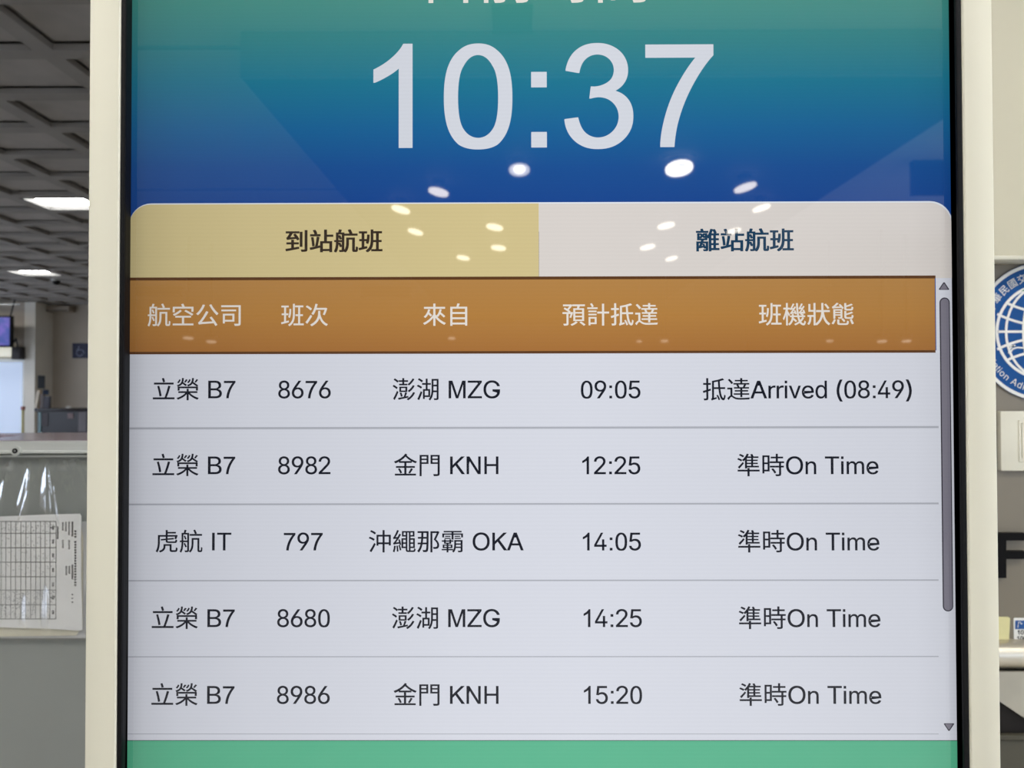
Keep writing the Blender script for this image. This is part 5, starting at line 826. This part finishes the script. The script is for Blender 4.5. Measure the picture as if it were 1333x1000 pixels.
# card with two tabs
put(flat(MB(), roundpx(168.2, 264.9, 1240, 300, e1, 29, (1, 1, 0, 0)), e1), 'card_rim', D_rim)
yl = e2
put(flat(MB(), roundpx(168.2, 266.4, 701.6, 362.3, yl, 28, (1, 0, 0, 0)), yl), 'arrivals_tab', D_gold, 'yellow arrivals tab')
put(flat(MB(), roundpx(701.6, 265.2, 1239.8, 362, yl, 29, (0, 1, 0, 0)), yl), 'departures_tab', D_grey, 'pale grey departures tab')
put(write(MB(), '到站航班', 434.7, 325.6, 31.6, e3, bold=22, width=125), 'arrivals_text', D_umber)
put(write(MB(), '離站航班', 969.8, 324.4, 31.6, e3, bold=22, width=126), 'departures_text', D_teal)
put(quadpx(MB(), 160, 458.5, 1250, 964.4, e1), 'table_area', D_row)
put(quadpx(MB(), 1218, 361.5, 1250, 459.5, e1), 'scroll_track', D_row)
put(quadpx(MB(), 160, 361.8, 1218, 458.7, e2), 'table_header', D_brown)
hr = MB(); quadpx(hr, 160, 361.4, 1218, 362.5, e3); quadpx(hr, 160, 458.2, 1218, 459.2, e3)
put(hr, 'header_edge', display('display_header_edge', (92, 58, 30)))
for s_, u, v in (('航空公司', 252.6, 422), ('班次', 396.3, 422), ('來自', 579.5, 421.6), ('預計抵達', 794.3, 421.3), ('班機狀態', 1049.7, 421)):
    put(write(MB(), s_, u, v, 31.5, e3, bold=6), 'header_text', D_head)
VB = (518.6, 617.4, 716.7, 816.5, 916.5)
CX = ((252.6, 396.3, 581, 795, 1051.0), (252.2, 396, 580.8, 795.8, 1051.8), (251.8, 394.7, 580.8, 796.6, 1052.8), (251.4, 395, 580.4, 797.7, 1054), (251, 394.8, 580.6, 798, 1055))
ROWS = (('立榮 B7', '8676', '澎湖 MZG', '09:05', '抵達Arrived (08:49)'), ('立榮 B7', '8982', '金門 KNH', '12:25', '準時On Time'), ('虎航 IT', '797', '沖繩那霸 OKA', '14:05', '準時On Time'),
        ('立榮 B7', '8680', '澎湖 MZG', '14:25', '準時On Time'), ('立榮 B7', '8986', '金門 KNH', '15:20', '準時On Time'))
for r_ in range(5):
    for c_ in range(5):
        put(write(MB(), ROWS[r_][c_], CX[r_][c_], VB[r_], 31.9, e2, bold=6, cjk=.985), 'cell_text', D_dark)
for v in (557, 656.2, 755.8, 855.1, 955.8):
    put(quadpx(MB(), 160, v - .45, 1222, v + .45, e2), 'divider_line', D_rule)
put(quadpx(MB(), 150, 964.2, 1262, 1260, e2), 'footer_band', D_green, 'green footer band')
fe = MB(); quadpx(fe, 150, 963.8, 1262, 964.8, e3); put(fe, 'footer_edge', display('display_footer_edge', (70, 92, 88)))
# scroll bar leans with the perspective of the screen plane, so it is upright here
xa, xb = ux(1224.2, e2), ux(1237.8, e2)
def caps(x0, x1, z0, z1, n=10):
    r = (x1 - x0) / 2; c = (x0 + x1) / 2
    return [(c + r * math.cos(math.pi * k / n), z1 - r + r * math.sin(math.pi * k / n)) for k in range(n + 1)] + [(c + r * math.cos(math.pi + math.pi * k / n), z0 + r + r * math.sin(math.pi + math.pi * k / n)) for k in range(n + 1)]
z1_, z0_ = P(1229, 387.3, e2).z, P(1233, 796.3, e2).z; h = .0009
put(flat(MB(), caps(xa, xb, z0_, z1_), e2), 'scroll_thumb_edge', D_edge)
put(flat(MB(), caps(xa + h, xb - h, z0_ + h, z1_ - h), e3), 'scroll_thumb', D_thumb)
for (cu, cv, sg) in ((1229, 372.5, 1), (1235.5, 946.8, -1)):
    for s1, Yx, m_, nm in ((1, e2, D_edge, 'scroll_arrow_edge'), (.74, e3, D_thumb, 'scroll_arrow')):
        put(flat(MB(), [pq(cu + a * s1, cv + sg * (b * s1 + (.6 if s1 < 1 else 0)), Yx) for a, b in ((-6.8, 4), (-6, 4.9), (6, 4.9), (6.8, 4), (.8, -4.9), (-.8, -4.9))], Yx), nm, m_)
seat(K)
# sign boxes seen mirrored, on the lobby ceiling behind the viewer
for u0, v0, u1, v1, Yv, lab in ((1190, 195, 1237, 252, 5.2, 'dark hanging sign box in the lobby behind the viewer, right side'), (470, 372, 535, 386, 11, 'dark hanging direction board far down the lobby, middle'),
                           (172, 368, 236, 384, 11, 'dark hanging direction board far down the lobby, left side'), (640, 5, 692, 40, 3.2, 'square grille set in the white lobby ceiling behind the viewer')):
    a, b_ = P(u0, v0, Yv), P(u1, v1, Yv); y = mir(Yv)
    t = thing('hanging_sign', lab, 'sign', ((a.x + b_.x) / 2, y, b_.z))
    if v0 == 5:
        a, b_ = PZ(u0, v0, CEIL), PZ(u1, v1, CEIL)
        t['category'] = 'vent'; t.name = 'ceiling_vent'; t.location = (a.x, mir(a.y), CEIL)
        MB().box(a.x, b_.x, mir(a.y), mir(b_.y), CEIL - .015, CEIL).build('grille', M_soffit, t); seat(t); continue
    MB().box(a.x, b_.x, y - .06, y, b_.z, a.z).build('board', M_darkcab, t)
    top = SH if (sx0 < a.x and b_.x < sx1) else CEIL
    rd = MB()
    for x in (a.x + .1, b_.x - .1): rd.cyl((x, y - .03, a.z), (x, y - .03, top), .01, n=8)
    rd.build('rod', M_cable, t); seat(t)
